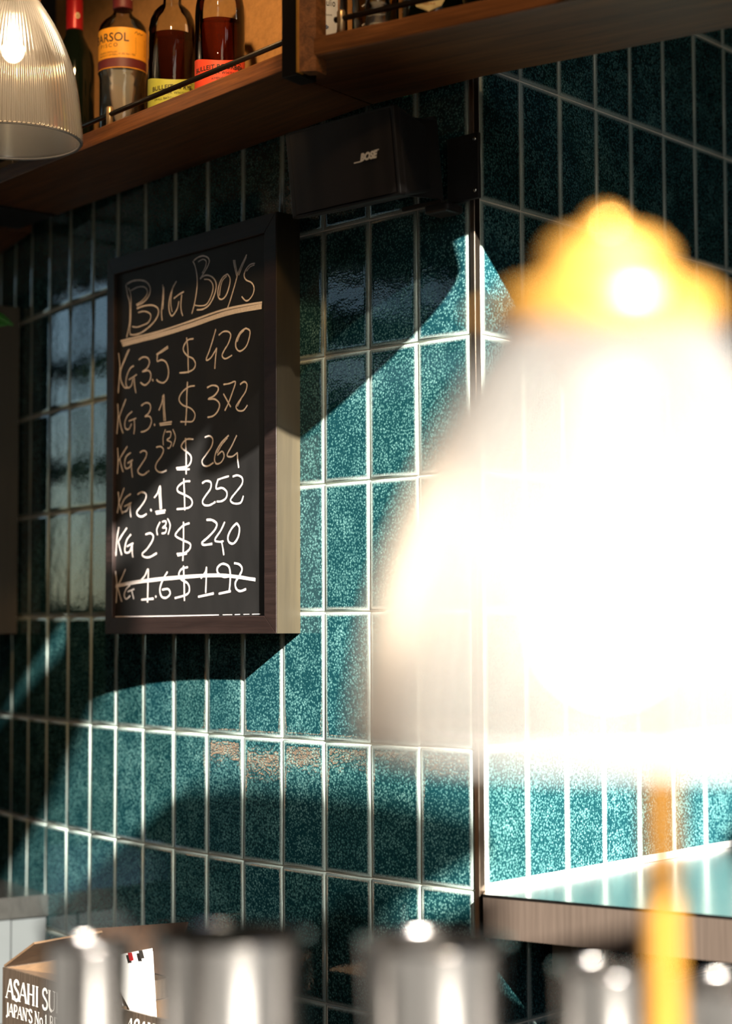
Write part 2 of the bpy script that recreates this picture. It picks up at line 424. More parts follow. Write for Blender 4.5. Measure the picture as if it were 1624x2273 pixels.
# unseen ceiling; its opening is shaped to place sun and shade on the tiles
cut = [(0.86, 0.20), (0.80, 0.44), (0.58, 0.56), (0.58, 0.74), (0.70, 0.86), (0.88, 0.90), (0.89, 1.02), (1.6, 1.02), (2.2, 0.4), (2.2, -2.6)]
ceil_poly = [(-4.7, -3.0), (-4.7, 9.0), (4.4, 9.0), (4.4, -3.0), (2.2, -3.0)] + cut[::-1] + [(0.85, -0.5), (0.75, -2.6), (0.75, -3.0)]
tag(MB().prism(ceil_poly, 3.0, 3.12).build('ceiling', M_CEIL), 'dark ceiling over the bar', kind='structure')
d = Vector((0.69, -0.72)).normalized(); nn = Vector((-0.72, -0.69)).normalized()  # beam added out of view to keep sun off the lower tiles
b0 = Vector((1.31, -0.36)) - d*0.33; b1 = Vector((1.31, -0.36)) + d*0.455
t2 = MB().prism([tuple(b1 + nn*0.10), (1.66, -0.90), (1.735, -0.92), (1.745, -1.06), (1.76, -1.07), (1.95, -1.09), (1.95, -1.32), (1.62, -1.10), tuple(b1 + nn*0.26)], 2.97, 3.06).build('shade_beam', M_CEIL)
tag(t2, 'dark slatted beam added out of view to shade the lower tiles', kind='structure')
for i in range(15):                      # added shade slats; slim gaps let a little sun through
    o0, o1 = i*0.02 - 0.035, i*0.02 + 0.0171 - 0.035
    def left_end(o): return b0 + nn*o if o <= 0.10 else (b0 + nn*0.10).lerp(b1 + nn*0.26, (o - 0.10)/0.16)
    a0_, a1_ = left_end(o0), left_end(o1)
    MB().prism([tuple(a0_), tuple(b1 + nn*o0), tuple(b1 + nn*o1), tuple(a1_)], 2.9985, 3.0).build('slat', M_CEIL, t2)
# the other walls of the bar room
tag(MB().box((-4.7, -3.12, 0), (0.75, -3.0, 3.0)).box((2.2, -3.12, 0), (4.4, -3.0, 3.0)).box((0.75, -3.12, 0), (2.2, -3.0, 1.0)).build('wall_back', M_ROOMWALL), 'charcoal wall behind the bar guests', kind='structure')
tag(MB().box((4.4, -3.12, 0), (4.52, 9.12, 3.12)).build('wall_side', M_ROOMWALL), 'charcoal side wall', kind='structure')
tag(MB().box((-4.7, 9.0, 0), (4.4, 9.12, 3.12)).build('wall_end', M_ROOMWALL), 'charcoal end wall', kind='structure')
# far wall with a tall window and a pair of narrow transoms
fw = MB()
X0, X1 = -4.62, -4.5
fw.box((X0, -3.0, 0), (X1, 9.0, 1.55)); fw.box((X0, -3.0, 1.55), (X1, 1.9, 3.0)); fw.box((X0, 3.6, 1.55), (X1, 4.72, 3.0)); fw.box((X0, 6.28, 1.55), (X1, 9.0, 3.0))
fw.box((X0, 1.9, 1.55), (X1, 3.6, 2.42)); fw.box((X0, 1.9, 2.60), (X1, 3.6, 2.74)); fw.box((X0, 1.9, 2.9), (X1, 3.6, 3.0))
tag(fw.build('wall_far', M_ROOMWALL), 'charcoal wall with windows', kind='structure')
for i, (y0, y1, z0, z1, nm, nh) in enumerate([(4.72, 6.28, 1.55, 3.0, 3, 3), (1.9, 3.6, 2.42, 2.60, 3, 0), (1.9, 3.6, 2.74, 2.9, 3, 0)]):
    fr = MB(); t = 0.03
    fr.box((X0+.02, y0, z0), (X1-.02, y0+t, z1)); fr.box((X0+.02, y1-t, z0), (X1-.02, y1, z1))
    fr.box((X0+.02, y0, z0), (X1-.02, y1, z0+t)); fr.box((X0+.02, y0, z1-t), (X1-.02, y1, z1))
    for k in range(1, nm): yy = y0 + (y1-y0)*k/nm; fr.box((X0+.03, yy-.02, z0), (X1-.03, yy+.02, z1))
    for k in range(1, nh): zz = z0 + (z1-z0)*(k+.25)/nh; fr.box((X0+.03, y0, zz-.05), (X1-.03, y1, zz+.05))
    wo = fr.build('window_%d' % (i+1), M_BLACK); tag(wo, 'dark framed window in the far wall', kind='structure')
    MB().box((-4.562, y0+.01, z0+.01), (-4.558, y1-.01, z1-.01)).build('pane', M_PANE, wo)
# warm strip light under a far counter
ls = empty('strip_light', (-4.18, 2.4, 0.09), 0, 'long warm orange strip light under the far ledge', 'light')
MB().box((-0.3, -1.0, 0.90), (0.1, 1.7, 0.94)).build('ledge', M_WALNUT, ls)
MB().box((0.06, -0.95, 0.880), (0.085, 1.65, 0.9)).build('diffuser', M_LED, ls)
MB().box((-0.28, -0.98, -0.09), (0.02, 1.68, 0.90)).build('cabinet_body', M_ROOMWALL, ls)

# ------------------------------------------------------------------ bottle shelf: two timber boards meeting at a hanger post, rails, back panel
# local frame of a run: x along the board, y from its front edge towards the wall
L_O = Vector((-0.1192, 2.5373)); L_A = 0.872
L_U = Vector((-math.cos(L_A), math.sin(L_A))); L_V = Vector((math.sin(L_A), math.cos(L_A)))
R_O = Vector((-0.0723, 2.4687)); R_A = 0.575
R_U = Vector((math.cos(R_A), -math.sin(R_A))); R_V = Vector((math.sin(R_A), math.cos(R_A)))
def lp(t, d): return L_O + L_U*t + L_V*d
def rp(t, d): return R_O + R_U*t + R_V*d
ZB, ZT = 2.255, 2.282
sh = empty('bottle_shelf', (L_O.x, L_O.y, ZB), 0, 'long dark walnut bottle shelf with black rail above the tiles', 'shelf')
def wpart(name, mat, pts, z0, z1, ang, bevel=0.0):
    """a plank given by plan points in world; its own x axis lies along the plank so that the grain follows it"""
    cx = sum(p.x for p in pts)/len(pts); cy = sum(p.y for p in pts)/len(pts)
    ca, sa = math.cos(-ang), math.sin(-ang)
    loc = [((p.x-cx)*ca - (p.y-cy)*sa, (p.x-cx)*sa + (p.y-cy)*ca) for p in pts]
    o = MB().prism(loc, z0-ZB, z1-ZB).build(name, mat, sh, bevel=bevel)
    o.location = (cx - L_O.x, cy - L_O.y, 0); o.rotation_euler = (0, 0, ang); return o
joint_back = Vector((0.030, 2.722))
angL, angR = math.atan2(-L_U.y, -L_U.x), math.atan2(R_U.y, R_U.x)
wpart('board', M_WALNUT, [lp(0.0, 0), lp(0.985, 0), lp(0.985, 0.207), lp(0.045, 0.207)], ZB, ZT, angL, 0.0015)
wpart('board', M_WALNUT, [rp(0.0, 0), rp(1.5, 0), rp(1.5, 0.214), rp(0.155, 0.214), lp(0.042, 0.207), lp(-0.003, 0.0)], ZB-.001, ZT, angR, 0.003)
nu = Vector((-0.893, -0.449)); nt_ = Vector((-0.449, 0.893)); q0 = Vector((-0.673, 3.5756))
wpart('board', M_WALNUT, [q0, q0 + nu*0.205, q0 + nu*0.205 + nt_*0.9, q0 + nt_*0.9], ZB, ZT, math.atan2(0.893, -0.449), 0.0015)
wpart('back_panel', M_TAN, [lp(-0.02, 0.205), lp(1.1, 0.205), lp(1.1, 0.215), lp(-0.02, 0.215)], ZT, 3.0, angL)
# dark partition box at the far end of the left run, hanger post with brass edge at the joint
wpart('partition', M_BLACK, [lp(0.987, 0.004), lp(1.13, 0.004), lp(1.13, 0.2), lp(0.987, 0.2)], ZB-0.004, 3.0, angL)
P0 = Vector((-0.117, 2.4892)); P1 = Vector((-0.094, 2.473)); dP = (P1-P0).normalized(); nP = Vector((-dP.y, dP.x))
wpart('hanger_post', M_BLACKMETAL, [P0, P1, P1 + nP*0.045, P0 + nP*0.045], 2.230, 3.0, math.atan2(dP.y, dP.x), 0.0008)
wpart('brass_edge', M_BRASS, [P1 - nP*0.003, P1 + dP*0.0030 - nP*0.003, P1 + dP*0.0030 + nP*0.010, P1 + nP*0.010], 2.232, 3.0, 0)
Q1 = P1 + dP*0.0032
wpart('wood_upright', M_WALNUT, [Q1, Q1 + Vector((0.0235, -0.004)), Q1 + Vector((0.0235, -0.004)) + nP*0.024, Q1 + nP*0.024], 2.2335, 3.0, PI/2)
def rail(pf, t0, t1, posts, z):
    a, b = pf(t0, 0.012), pf(t1, 0.012)
    MB().tube([(a.x - L_O.x, a.y - L_O.y, z - ZB), (b.x - L_O.x, b.y - L_O.y, z - ZB)], 0.0042).build('rail', M_BLACKMETAL, sh)
    for t in posts:
        p = pf(t, 0.012)
        MB().lathe([(0, 0), (0.0058, 0), (0.0058, 0.034), (0.0045, 0.036), (0, 0.036)], 14).build('rail_post', M_SIDEPOST, sh, loc=(p.x - L_O.x, p.y - L_O.y, ZT - ZB - .002))
M_SIDEPOST = simple('bronze_post', (0.50, 0.36, 0.20), 0.35, 0.7)
rail(lp, 0.0, 0.98, (0.485, 0.80), 2.303)
rail(rp, 0.03, 1.45, (0.04, 0.75), 2.304)

# ------------------------------------------------------------------ bottles
def bottle(name, pos, label, prof, sx=1.0, glass=M_GLASS, liquid=None, liq_z=None, cap=None, cap_z=None, cap_r=None, rz=0.0, seg=40):
    e = empty(name, (pos.x, pos.y, pos.z), rz, label, 'bottle', 'spirit bottles on the shelf')
    MB().lathe(prof, seg, sx=sx).build('glass_body', glass, e)
    if liquid:
        pin = [(max(r - 0.0035, 0), z + (0.004 if z < 0.002 else 0)) for r, z in prof if z <= liq_z]
        ro = pin[-1][0]; pin += [(ro, liq_z), (0, liq_z)]
        MB().lathe(pin, seg, sx=sx).build('liquid', liquid, e)
    if cap:
        z0, z1 = cap_z
        MB().lathe([(0, z0), (cap_r, z0), (cap_r*1.02, z0 + .002), (cap_r, z1 - .003), (cap_r*.9, z1), (0, z1)], 28).build('cap', cap, e)
    return e
def label_patch(e, r, z0, z1, a0, a1, mat, name='paper_label', wave=None, sx=1.0, n=36, lift=0.0006):
    mb = MB(); vs = []
    for i in range(n+1):
        a = a0 + (a1-a0)*i/n; f = i/n
        zt = z1 + (wave[0]*math.cos((f-.5)*PI*2) if wave else 0)
        zb = z0
        for z in (zb, zt): vs.append(((r+lift)*math.cos(a)*sx, (r+lift)*math.sin(a), z))
    mb.add(vs, [(2*i, 2*i+2, 2*i+3, 2*i+1) for i in range(n)], True)
    return mb.build(name, mat, e)
def cyl_place(r, ac, zc, sx=1.0, lift=0.0011, slope=0.0):
    return lambda x, y: ((r+lift)*math.cos(ac + x/r)*sx, (r+lift)*math.sin(ac + x/r), zc + y + slope*x)
def facing(pos):                      # angle from a bottle towards the room's middle, where the labels look
    return math.atan2(0.0 - pos.y, 0.0 - pos.x)
M_WINEGLASS = simple('black_green_glass', (0.004, 0.007, 0.004), 0.05, ior=1.5)
def liquid_mat(name, col):
    m, nt, out = new_mat(name)
    p = N(nt, 'ShaderNodeBsdfPrincipled'); setin(p, Base_Color=(*col, 1), Roughness=0.02, IOR=1.2)
    p.inputs['Transmission Weight'].default_value = 0.75
    nt.links.new(p.outputs[0], out.inputs[0]); return m
M_RYE = liquid_mat('dark_whiskey', (0.10, 0.018, 0.008))
M_BOURBON = liquid_mat('red_amber_whiskey', (0.17, 0.022, 0.008))
M_WATER = liquid_mat('clear_spirit', (0.95, 0.95, 0.93))
M_GOLD = liquid_mat('golden_spirit', (0.80, 0.58, 0.15))
M_YEL = simple('yellow_orange_label', (0.80, 0.36, 0.025), 0.55, noise=0.06, scale=50)
M_BURG = simple('burgundy_label', (0.10, 0.010, 0.012), 0.55)
M_GREENL = simple('lime_green_label', (0.46, 0.50, 0.075), 0.6, noise=0.05, scale=60)
M_REDL = simple('orange_red_label', (0.75, 0.070, 0.030), 0.6, noise=0.05, scale=60)
M_CREAM = simple('cream_label', (0.80, 0.72, 0.42), 0.6)
M_WHITEL = simple('white_label', (0.80, 0.81, 0.80), 0.6)
M_BLUE = simple('blue_print', (0.02, 0.09, 0.28), 0.6)
M_GOLDP = simple('orange_print', (0.45, 0.14, 0.01), 0.6)
def P3(p, z=ZT): return Vector((p.x, p.y, z + 0.0005))

# wine bottle with red foil
p = P3(lp(0.748, 0.10)); e = bottle('wine_bottle', p, 'black glass wine bottle with red foil neck, beside the pendant lamp',
    [(0, 0), (.034, 0), (.0365, .004), (.0365, .185), (.034, .205), (.024, .225), (.0165, .240), (.0145, .252), (.0142, .325), (0, .325)], glass=M_WINEGLASS,
    cap=M_RED, cap_z=(.250, .328), cap_r=.0152)
a = facing(p); mb = MB(); pl = cyl_place(.0154, a + .35, .274)
for k in range(14):
    b = 2*PI*k/14; ribbon(mb, [(.0035*math.cos(b), .0048*math.sin(b)), (.0035*math.cos(b+.5), .0048*math.sin(b+.5))], .0016, pl)
put_text(mb, '8', pl, size=.008); mb.build('foil_emblem', M_CREAM, e)

# clear bottle, yellow label
p = P3(lp(0.586, 0.10)); r = .0415
e = bottle('liquor_bottle', p, 'clear spirit bottle with yellow label and burgundy band on the shelf',
    [(0, 0), (.037, 0), (.0395, .004), (.0395, .118), (.0402, .124), (r, .128), (r, .205), (.0400, .212), (.034, .221), (.0235, .229), (.0165, .236), (.0155, .245), (.0155, .300), (0, .300)],
    liquid=M_WATER, liq_z=.190, cap=M_BURG, cap_z=(.244, .315), cap_r=.0172)
a = facing(p)
label_patch(e, r, .1475, .2005, a - 2.2, a + 1.35, M_YEL)
label_patch(e, r, .1300, .1470, a - 2.2, a + 1.35, M_BURG, 'label_band')
for zz in (.1298, .1473): label_patch(e, r, zz, zz + .0012, a - 2.2, a + 1.35, M_YEL, 'label_line', lift=.0009)
mb = MB(); ac = a - 0.60
put_text(mb, 'BARSOL', cyl_place(r, ac, .1825), size=.0215, xs=.92, bold=.0002)
put_text(mb, 'PISCO', cyl_place(r, ac - .02, .1690), size=.0095, spacing=1.5)
put_text(mb, 'DOUBLE DISTILLED', cyl_place(r, ac - .05, .1570), size=.0042)
put_text(mb, 'PRODUCT OF PERU', cyl_place(r, ac - .05, .1520), size=.0042)
put_text(mb, '41.3% Vol / 750', cyl_place(r, ac + .78, .1535), size=.0046)
for k in range(9): ribbon(mb, [(-.010, 0), (.0135, 0)], .0007, cyl_place(r, a + .78, .1835 - k*.0033))
ribbon(mb, smooth_path([(-.008, 0), (-.004, .004), (-.002, -.001), (.002, .003), (.004, 0), (.010, .002)]), .0008, cyl_place(r, a + .70, .1915))
mb.build('label_print', M_DARKPRINT, e)
mb = MB(); put_text(mb, 'BARSOL', cyl_place(.0172, a + .2, .262), size=.0085); put_text(mb, 'PERU', cyl_place(.0172, a + .2, .275), size=.0075)
mb.build('cap_print', M_CREAM, e)

# flask bottles of whiskey
flask = [(0, 0), (.0375, 0), (.0400, .004), (.0400, .150), (.0392, .168), (.0365, .184), (.0310, .197), (.0225, .206), (.0160, .211), (.0150, .216), (.0150, .250), (0, .250)]
for nm, t, lab, liq, lz, lm, txt, lt, z1, ztilt in (
        ('whiskey_bottle', 0.432, 'dark whiskey bottle with lime green label on the shelf', M_RYE, .157, M_GREENL, ('95 RYE', 'FRONTIER WHISKEY', 'SMALL BATCH AMERICAN'), .010, .076, .0),
        ('whiskey_bottle', 0.295, 'red amber whiskey bottle with orange-red label beside the hanger post', M_BOURBON, .142, M_REDL, ('BOURBON', 'FRONTIER WHISKEY', 'AMERICAN'), .010, .074, .0)):
    p = P3(lp(t, 0.10)); a = facing(p); r = .0400
    e = bottle(nm, p, lab, flask, liquid=liq, liq_z=lz, cap=M_RUBBER, cap_z=(.232, .262), cap_r=.0168)
    label_patch(e, r, .008, z1, a - 1.45, a + 1.45, lm, wave=(-.004,))
    mb = MB()
    put_text(mb, 'BULLEIT ' + txt[0], cyl_place(r, a, .0595, slope=.05), size=.0105, bold=.0002)
    put_text(mb, txt[1], cyl_place(r, a, .0495, slope=.05), size=.0062, spacing=1.15)
    put_text(mb, txt[2], cyl_place(r, a, .0410, slope=.05), size=.0050, spacing=1.1)
    put_text(mb, 'TRADITION', cyl_place(r, a + .72, .0685), size=.0038)
    put_text(mb, '700 ml', cyl_place(r, a + .95, .0600), size=.0062, bold=.0001)
    put_text(mb, '46% vol', cyl_place(r, a + .95, .0525), size=.0055)
    mb.build('label_print', M_DARKPRINT, e)
    mb = MB()                                   # raised lettering in the glass
    put_text(mb, 'FRONTIER', cyl_place(r, a - .45, .128, lift=.0004), size=.013)
    put_text(mb, 'WHISKEY', cyl_place(r, a - .40, .108, lift=.0004), size=.013)
    mb.build('embossing', M_GLASS, e)

# right-hand run
p = P3(rp(-0.047, 0.092), ZT); r = .0375; a = facing(p)
e = bottle('tequila_bottle', p, 'squat clear tequila bottle with white oval label behind the hanger post',
    [(0, 0), (.034, 0), (r, .005), (r, .115), (.034, .135), (.020, .150), (.0155, .160), (.0155, .20), (0, .20)], liquid=M_WATER, liq_z=.11, cap=M_SIDEPOST, cap_z=(.195, .225), cap_r=.018)
mb = MB(); pl = cyl_place(r, a, .066, lift=.0008); n = 40
ov = [pl(.024*abs(math.cos(2*PI*i/n))**.6*(1 if math.cos(2*PI*i/n) > 0 else -1), .051*abs(math.sin(2*PI*i/n))**.6*(1 if math.sin(2*PI*i/n) > 0 else -1)) for i in range(n)]
cc = [pl(0, .051*(1 - 2*i/10)) for i in range(11)]
mb2 = MB()
for i in range(12):
    y0, y1 = -.051 + .102*i/12, -.051 + .102*(i+1)/12
    def hw(y): return .024*(max(0.0, 1 - abs(y/.051)**3.2))**(1/3.2)
    row = [pl(hw(y0)*(2*k/10-1), y0) for k in range(11)] + [pl(hw(y1)*(2*k/10-1), y1) for k in range(11)]
    mb2.add(row, [(k, k+1, 12+k, 11+k) for k in range(10)], True)
mb2.build('paper_label', M_WHITEL, e)
mb = MB(); pt = cyl_place(r, a, .066, lift=.0014)
put_text(mb, 'Don Julio', pt, 0.002, .006, size=.0150, xs=.62)
put_text(mb, 'TEQUILA', pt, 0.002, .024, size=.0045, spacing=1.4); put_text(mb, '100% DE AGAVE', pt, 0.002, -.012, size=.0035)
mb.build('label_print', M_DARKPRINT, e)
mb = MB(); b = [(.0095*math.cos(2*PI*i/24), .0040*math.sin(2*PI*i/24)) for i in range(24)]
mb.add([pt(x, y - .030) for x, y in b], [tuple(range(24))]); mb.build('oval_badge', M_BLUE, e)
mb = MB(); put_text(mb, 'BLANCO', cyl_place(r, a, .066, lift=.0018), 0, -.030, size=.0052); mb.build('badge_print', M_WHITEL, e)

p = P3(rp(0.028, 0.120), ZT); r = .034; a = facing(p)
e = bottle('liquor_bottle', p, 'pale golden glass bottle behind the rail post of the right shelf',
    [(0, 0), (.030, 0), (r, .005), (r, .12), (.030, .145), (.018, .160), (.014, .17), (.014, .22), (0, .22)], liquid=M_GOLD, liq_z=.12, cap=M_RUBBER, cap_z=(.21, .24), cap_r=.016)
mb = MB()
for k in range(5): ribbon(mb, smooth_path([(-.02, .0), (-.008, .004), (.006, -.002), (.02, .003)]), .0022, cyl_place(r, a, .035 + k*.014))  # wavy white lines across the front of the bottle
mb.build('wavy_white_lines', M_WHITEL, e)
p = P3(rp(0.070, 0.060), ZT); r = .019; a = facing(p)
e = bottle('miniature_bottle', p, 'small faceted silver glass bottle between the golden and dark bottles',
    [(0, 0), (.017, 0), (r, .004), (.0195, .018), (.017, .030), (.0195, .044), (.017, .056), (.012, .066), (.007, .072), (.007, .09), (0, .09)], liquid=M_WATER, liq_z=.05, cap=M_TIN, cap_z=(.088, .10), cap_r=.009, seg=10)
p = P3(rp(0.140, 0.092), ZT); r = .0420; a = facing(p)
e = bottle('tequila_bottle', p, 'dark tequila bottle with round cream label and red band',
    [(0, 0), (.038, 0), (r, .005), (r, .115), (.037, .135), (.022, .150), (.016, .160), (.016, .20), (0, .20)], glass=M_WINEGLASS, cap=M_SIDEPOST, cap_z=(.195, .225), cap_r=.018)
mb2 = MB(); pl = cyl_place(r, a - .1, .072, lift=.0008)
for i in range(12):
    y0, y1 = -.051 + .102*i/12, -.051 + .102*(i+1)/12
    def hw(y): return .027*(max(0.0, 1 - abs(y/.051)**2.4))**(1/2.4)
    row = [pl(hw(y0)*(2*k/10-1), y0) for k in range(11)] + [pl(hw(y1)*(2*k/10-1), y1) for k in range(11)]
    mb2.add(row, [(k, k+1, 12+k, 11+k) for k in range(10)], True)
mb2.build('paper_label', M_CREAM, e)
mb = MB(); pt = cyl_place(r, a - .1, .072, lift=.0013)
mb.add([pt(.017*math.cos(2*PI*i/24)*1.0, .0048*math.sin(2*PI*i/24) - .027) for i in range(24)], [tuple(range(24))]); mb.build('oval_badge', M_RED, e)
mb = MB(); put_text(mb, 'REPOSADO', cyl_place(r, a - .1, .072, lift=.0018), 0, -.027, size=.0056); mb.build('badge_print', M_CREAM, e)
mb = MB(); put_text(mb, 'TEQUILA', pt, 0, -.040, size=.0045); mb.build('label_print', M_GOLDP, e)
p = P3(rp(0.235, 0.085))
e = bottle('liquor_bottle', p, 'black glass bottle at the right of the cream-labelled bottle',
    [(0, 0), (.034, 0), (.0375, .005), (.0375, .17), (.032, .19), (.017, .205), (.0145, .22), (.0145, .29), (0, .29)], glass=M_WINEGLASS, cap=M_RUBBER, cap_z=(.28, .31), cap_r=.016)
a = facing(p); label_patch(e, .0375, .03, .12, a - .9, a - .62, M_WHITEL)

# ------------------------------------------------------------------ loudspeaker on its wall bracket
sp_c = Vector((-0.030, 2.5585)); SP_A = 0.75
sp = empty('loudspeaker', (sp_c.x, sp_c.y, 2.125), -SP_A, 'black wall loudspeaker with silver lettering under the shelf', 'speaker')
def spk(name, mb, mat, bevel=0.0):
    o = mb.build(name, mat, sp, bevel=bevel); o.rotation_euler = (math.radians(7), 0, 0); return o
mb = MB()                                   # cabinet tapers towards the wall; local -y looks into the room
w0, w1, h0, h1 = .1080, .072, .0640, .046
mb.add([(-w0, .006, -h0), (w0, .006, -h0), (w0, .006, h0), (-w0, .006, h0), (-w1, .115, -h1), (w1, .115, -h1), (w1, .115, h1), (-w1, .115, h1)],
       [(0, 1, 2, 3), (7, 6, 5, 4), (0, 4, 5, 1), (1, 5, 6, 2), (2, 6, 7, 3), (3, 7, 4, 0)])
spk('cabinet', mb, M_RUBBER, .004)
spk('bezel', MB().box((-w0, -.006, -h0), (-w0+.010, .006, h0)).box((w0-.006, -.006, -h0), (w0, .006, h0)).box((-w0, -.006, h0-.005), (w0, .006, h0)).box((-w0, -.006, -h0), (w0, .006, -h0+.005)), M_BLACK, .0015)
def grille_mat():
    m, nt, out = new_mat('perforated_black_grille')
    p_ = N(nt, 'ShaderNodeBsdfPrincipled'); setin(p_, Roughness=0.5, Metallic=0.3)
    tc = N(nt, 'ShaderNodeTexCoord'); v = N(nt, 'ShaderNodeTexVoronoi', feature='F1'); setin(v, Scale=520.0, Randomness=0.0)
    nt.links.new(tc.outputs['Object'], v.inputs['Vector'])
    nt.links.new(ramp(nt, v.outputs['Distance'], [(0.30, (0.002, 0.002, 0.002)), (0.42, (0.022, 0.018, 0.018))]), p_.inputs['Base Color'])
    nt.links.new(p_.outputs[0], out.inputs[0]); return m
mb = MB(); n = 10
for i in range(n):                           # gently bowed grille
    x0, x1 = -.098 + .2*i/n, -.098 + .2*(i+1)/n
    def yb(x): return -.0068 - .004*(1 - ((x-.002)/.1)**2)
    mb.add([(x0, yb(x0), -.059), (x1, yb(x1), -.059), (x1, yb(x1), .059), (x0, yb(x0), .059)], [(0, 1, 2, 3)], True)
gr = spk('grille', mb, grille_mat())
mb = MB(); pl = lambda x, y: (x, -.0116, y)
put_text(mb, 'BOSE', pl, .058, -.001, size=.0140, xs=.95, shear=.32, bold=.0009)
ribbon(mb, [(.030, -.0058), (.044, -.0058)], .0016, pl, 0); ribbon(mb, [(.070, .0048), (.080, .0048)], .0014, pl, 0)
lg = mb.build('lettering', M_PRINT, gr)
mb = MB()
mb.box((.073, .03, -.058), (.078, .125, .058)); mb.box((.0, .118, .058), (.078, .125, .064)); mb.box((.0, .118, -.064), (.078, .125, -.058))
spk('bracket_arm', mb, M_BLACK, .001)
MB().box((.075, .142, -.048), (.135, .149, .050)).build('wall_plate', M_BLACK, sp, bevel=.002)
MB().box((.055, .112, -.066), (.100, .150, -.052)).build('swivel', M_BLACK, sp, bevel=.004)
for zz in (-.036, .040): MB().lathe([(0, 0), (.0034, 0), (.0030, .0018), (0, .0026)], 12).build('screw', M_STEEL, sp).matrix_local = Matrix.Translation((.129, .1415, zz)) @ Matrix.Rotation(PI/2, 4, 'X')

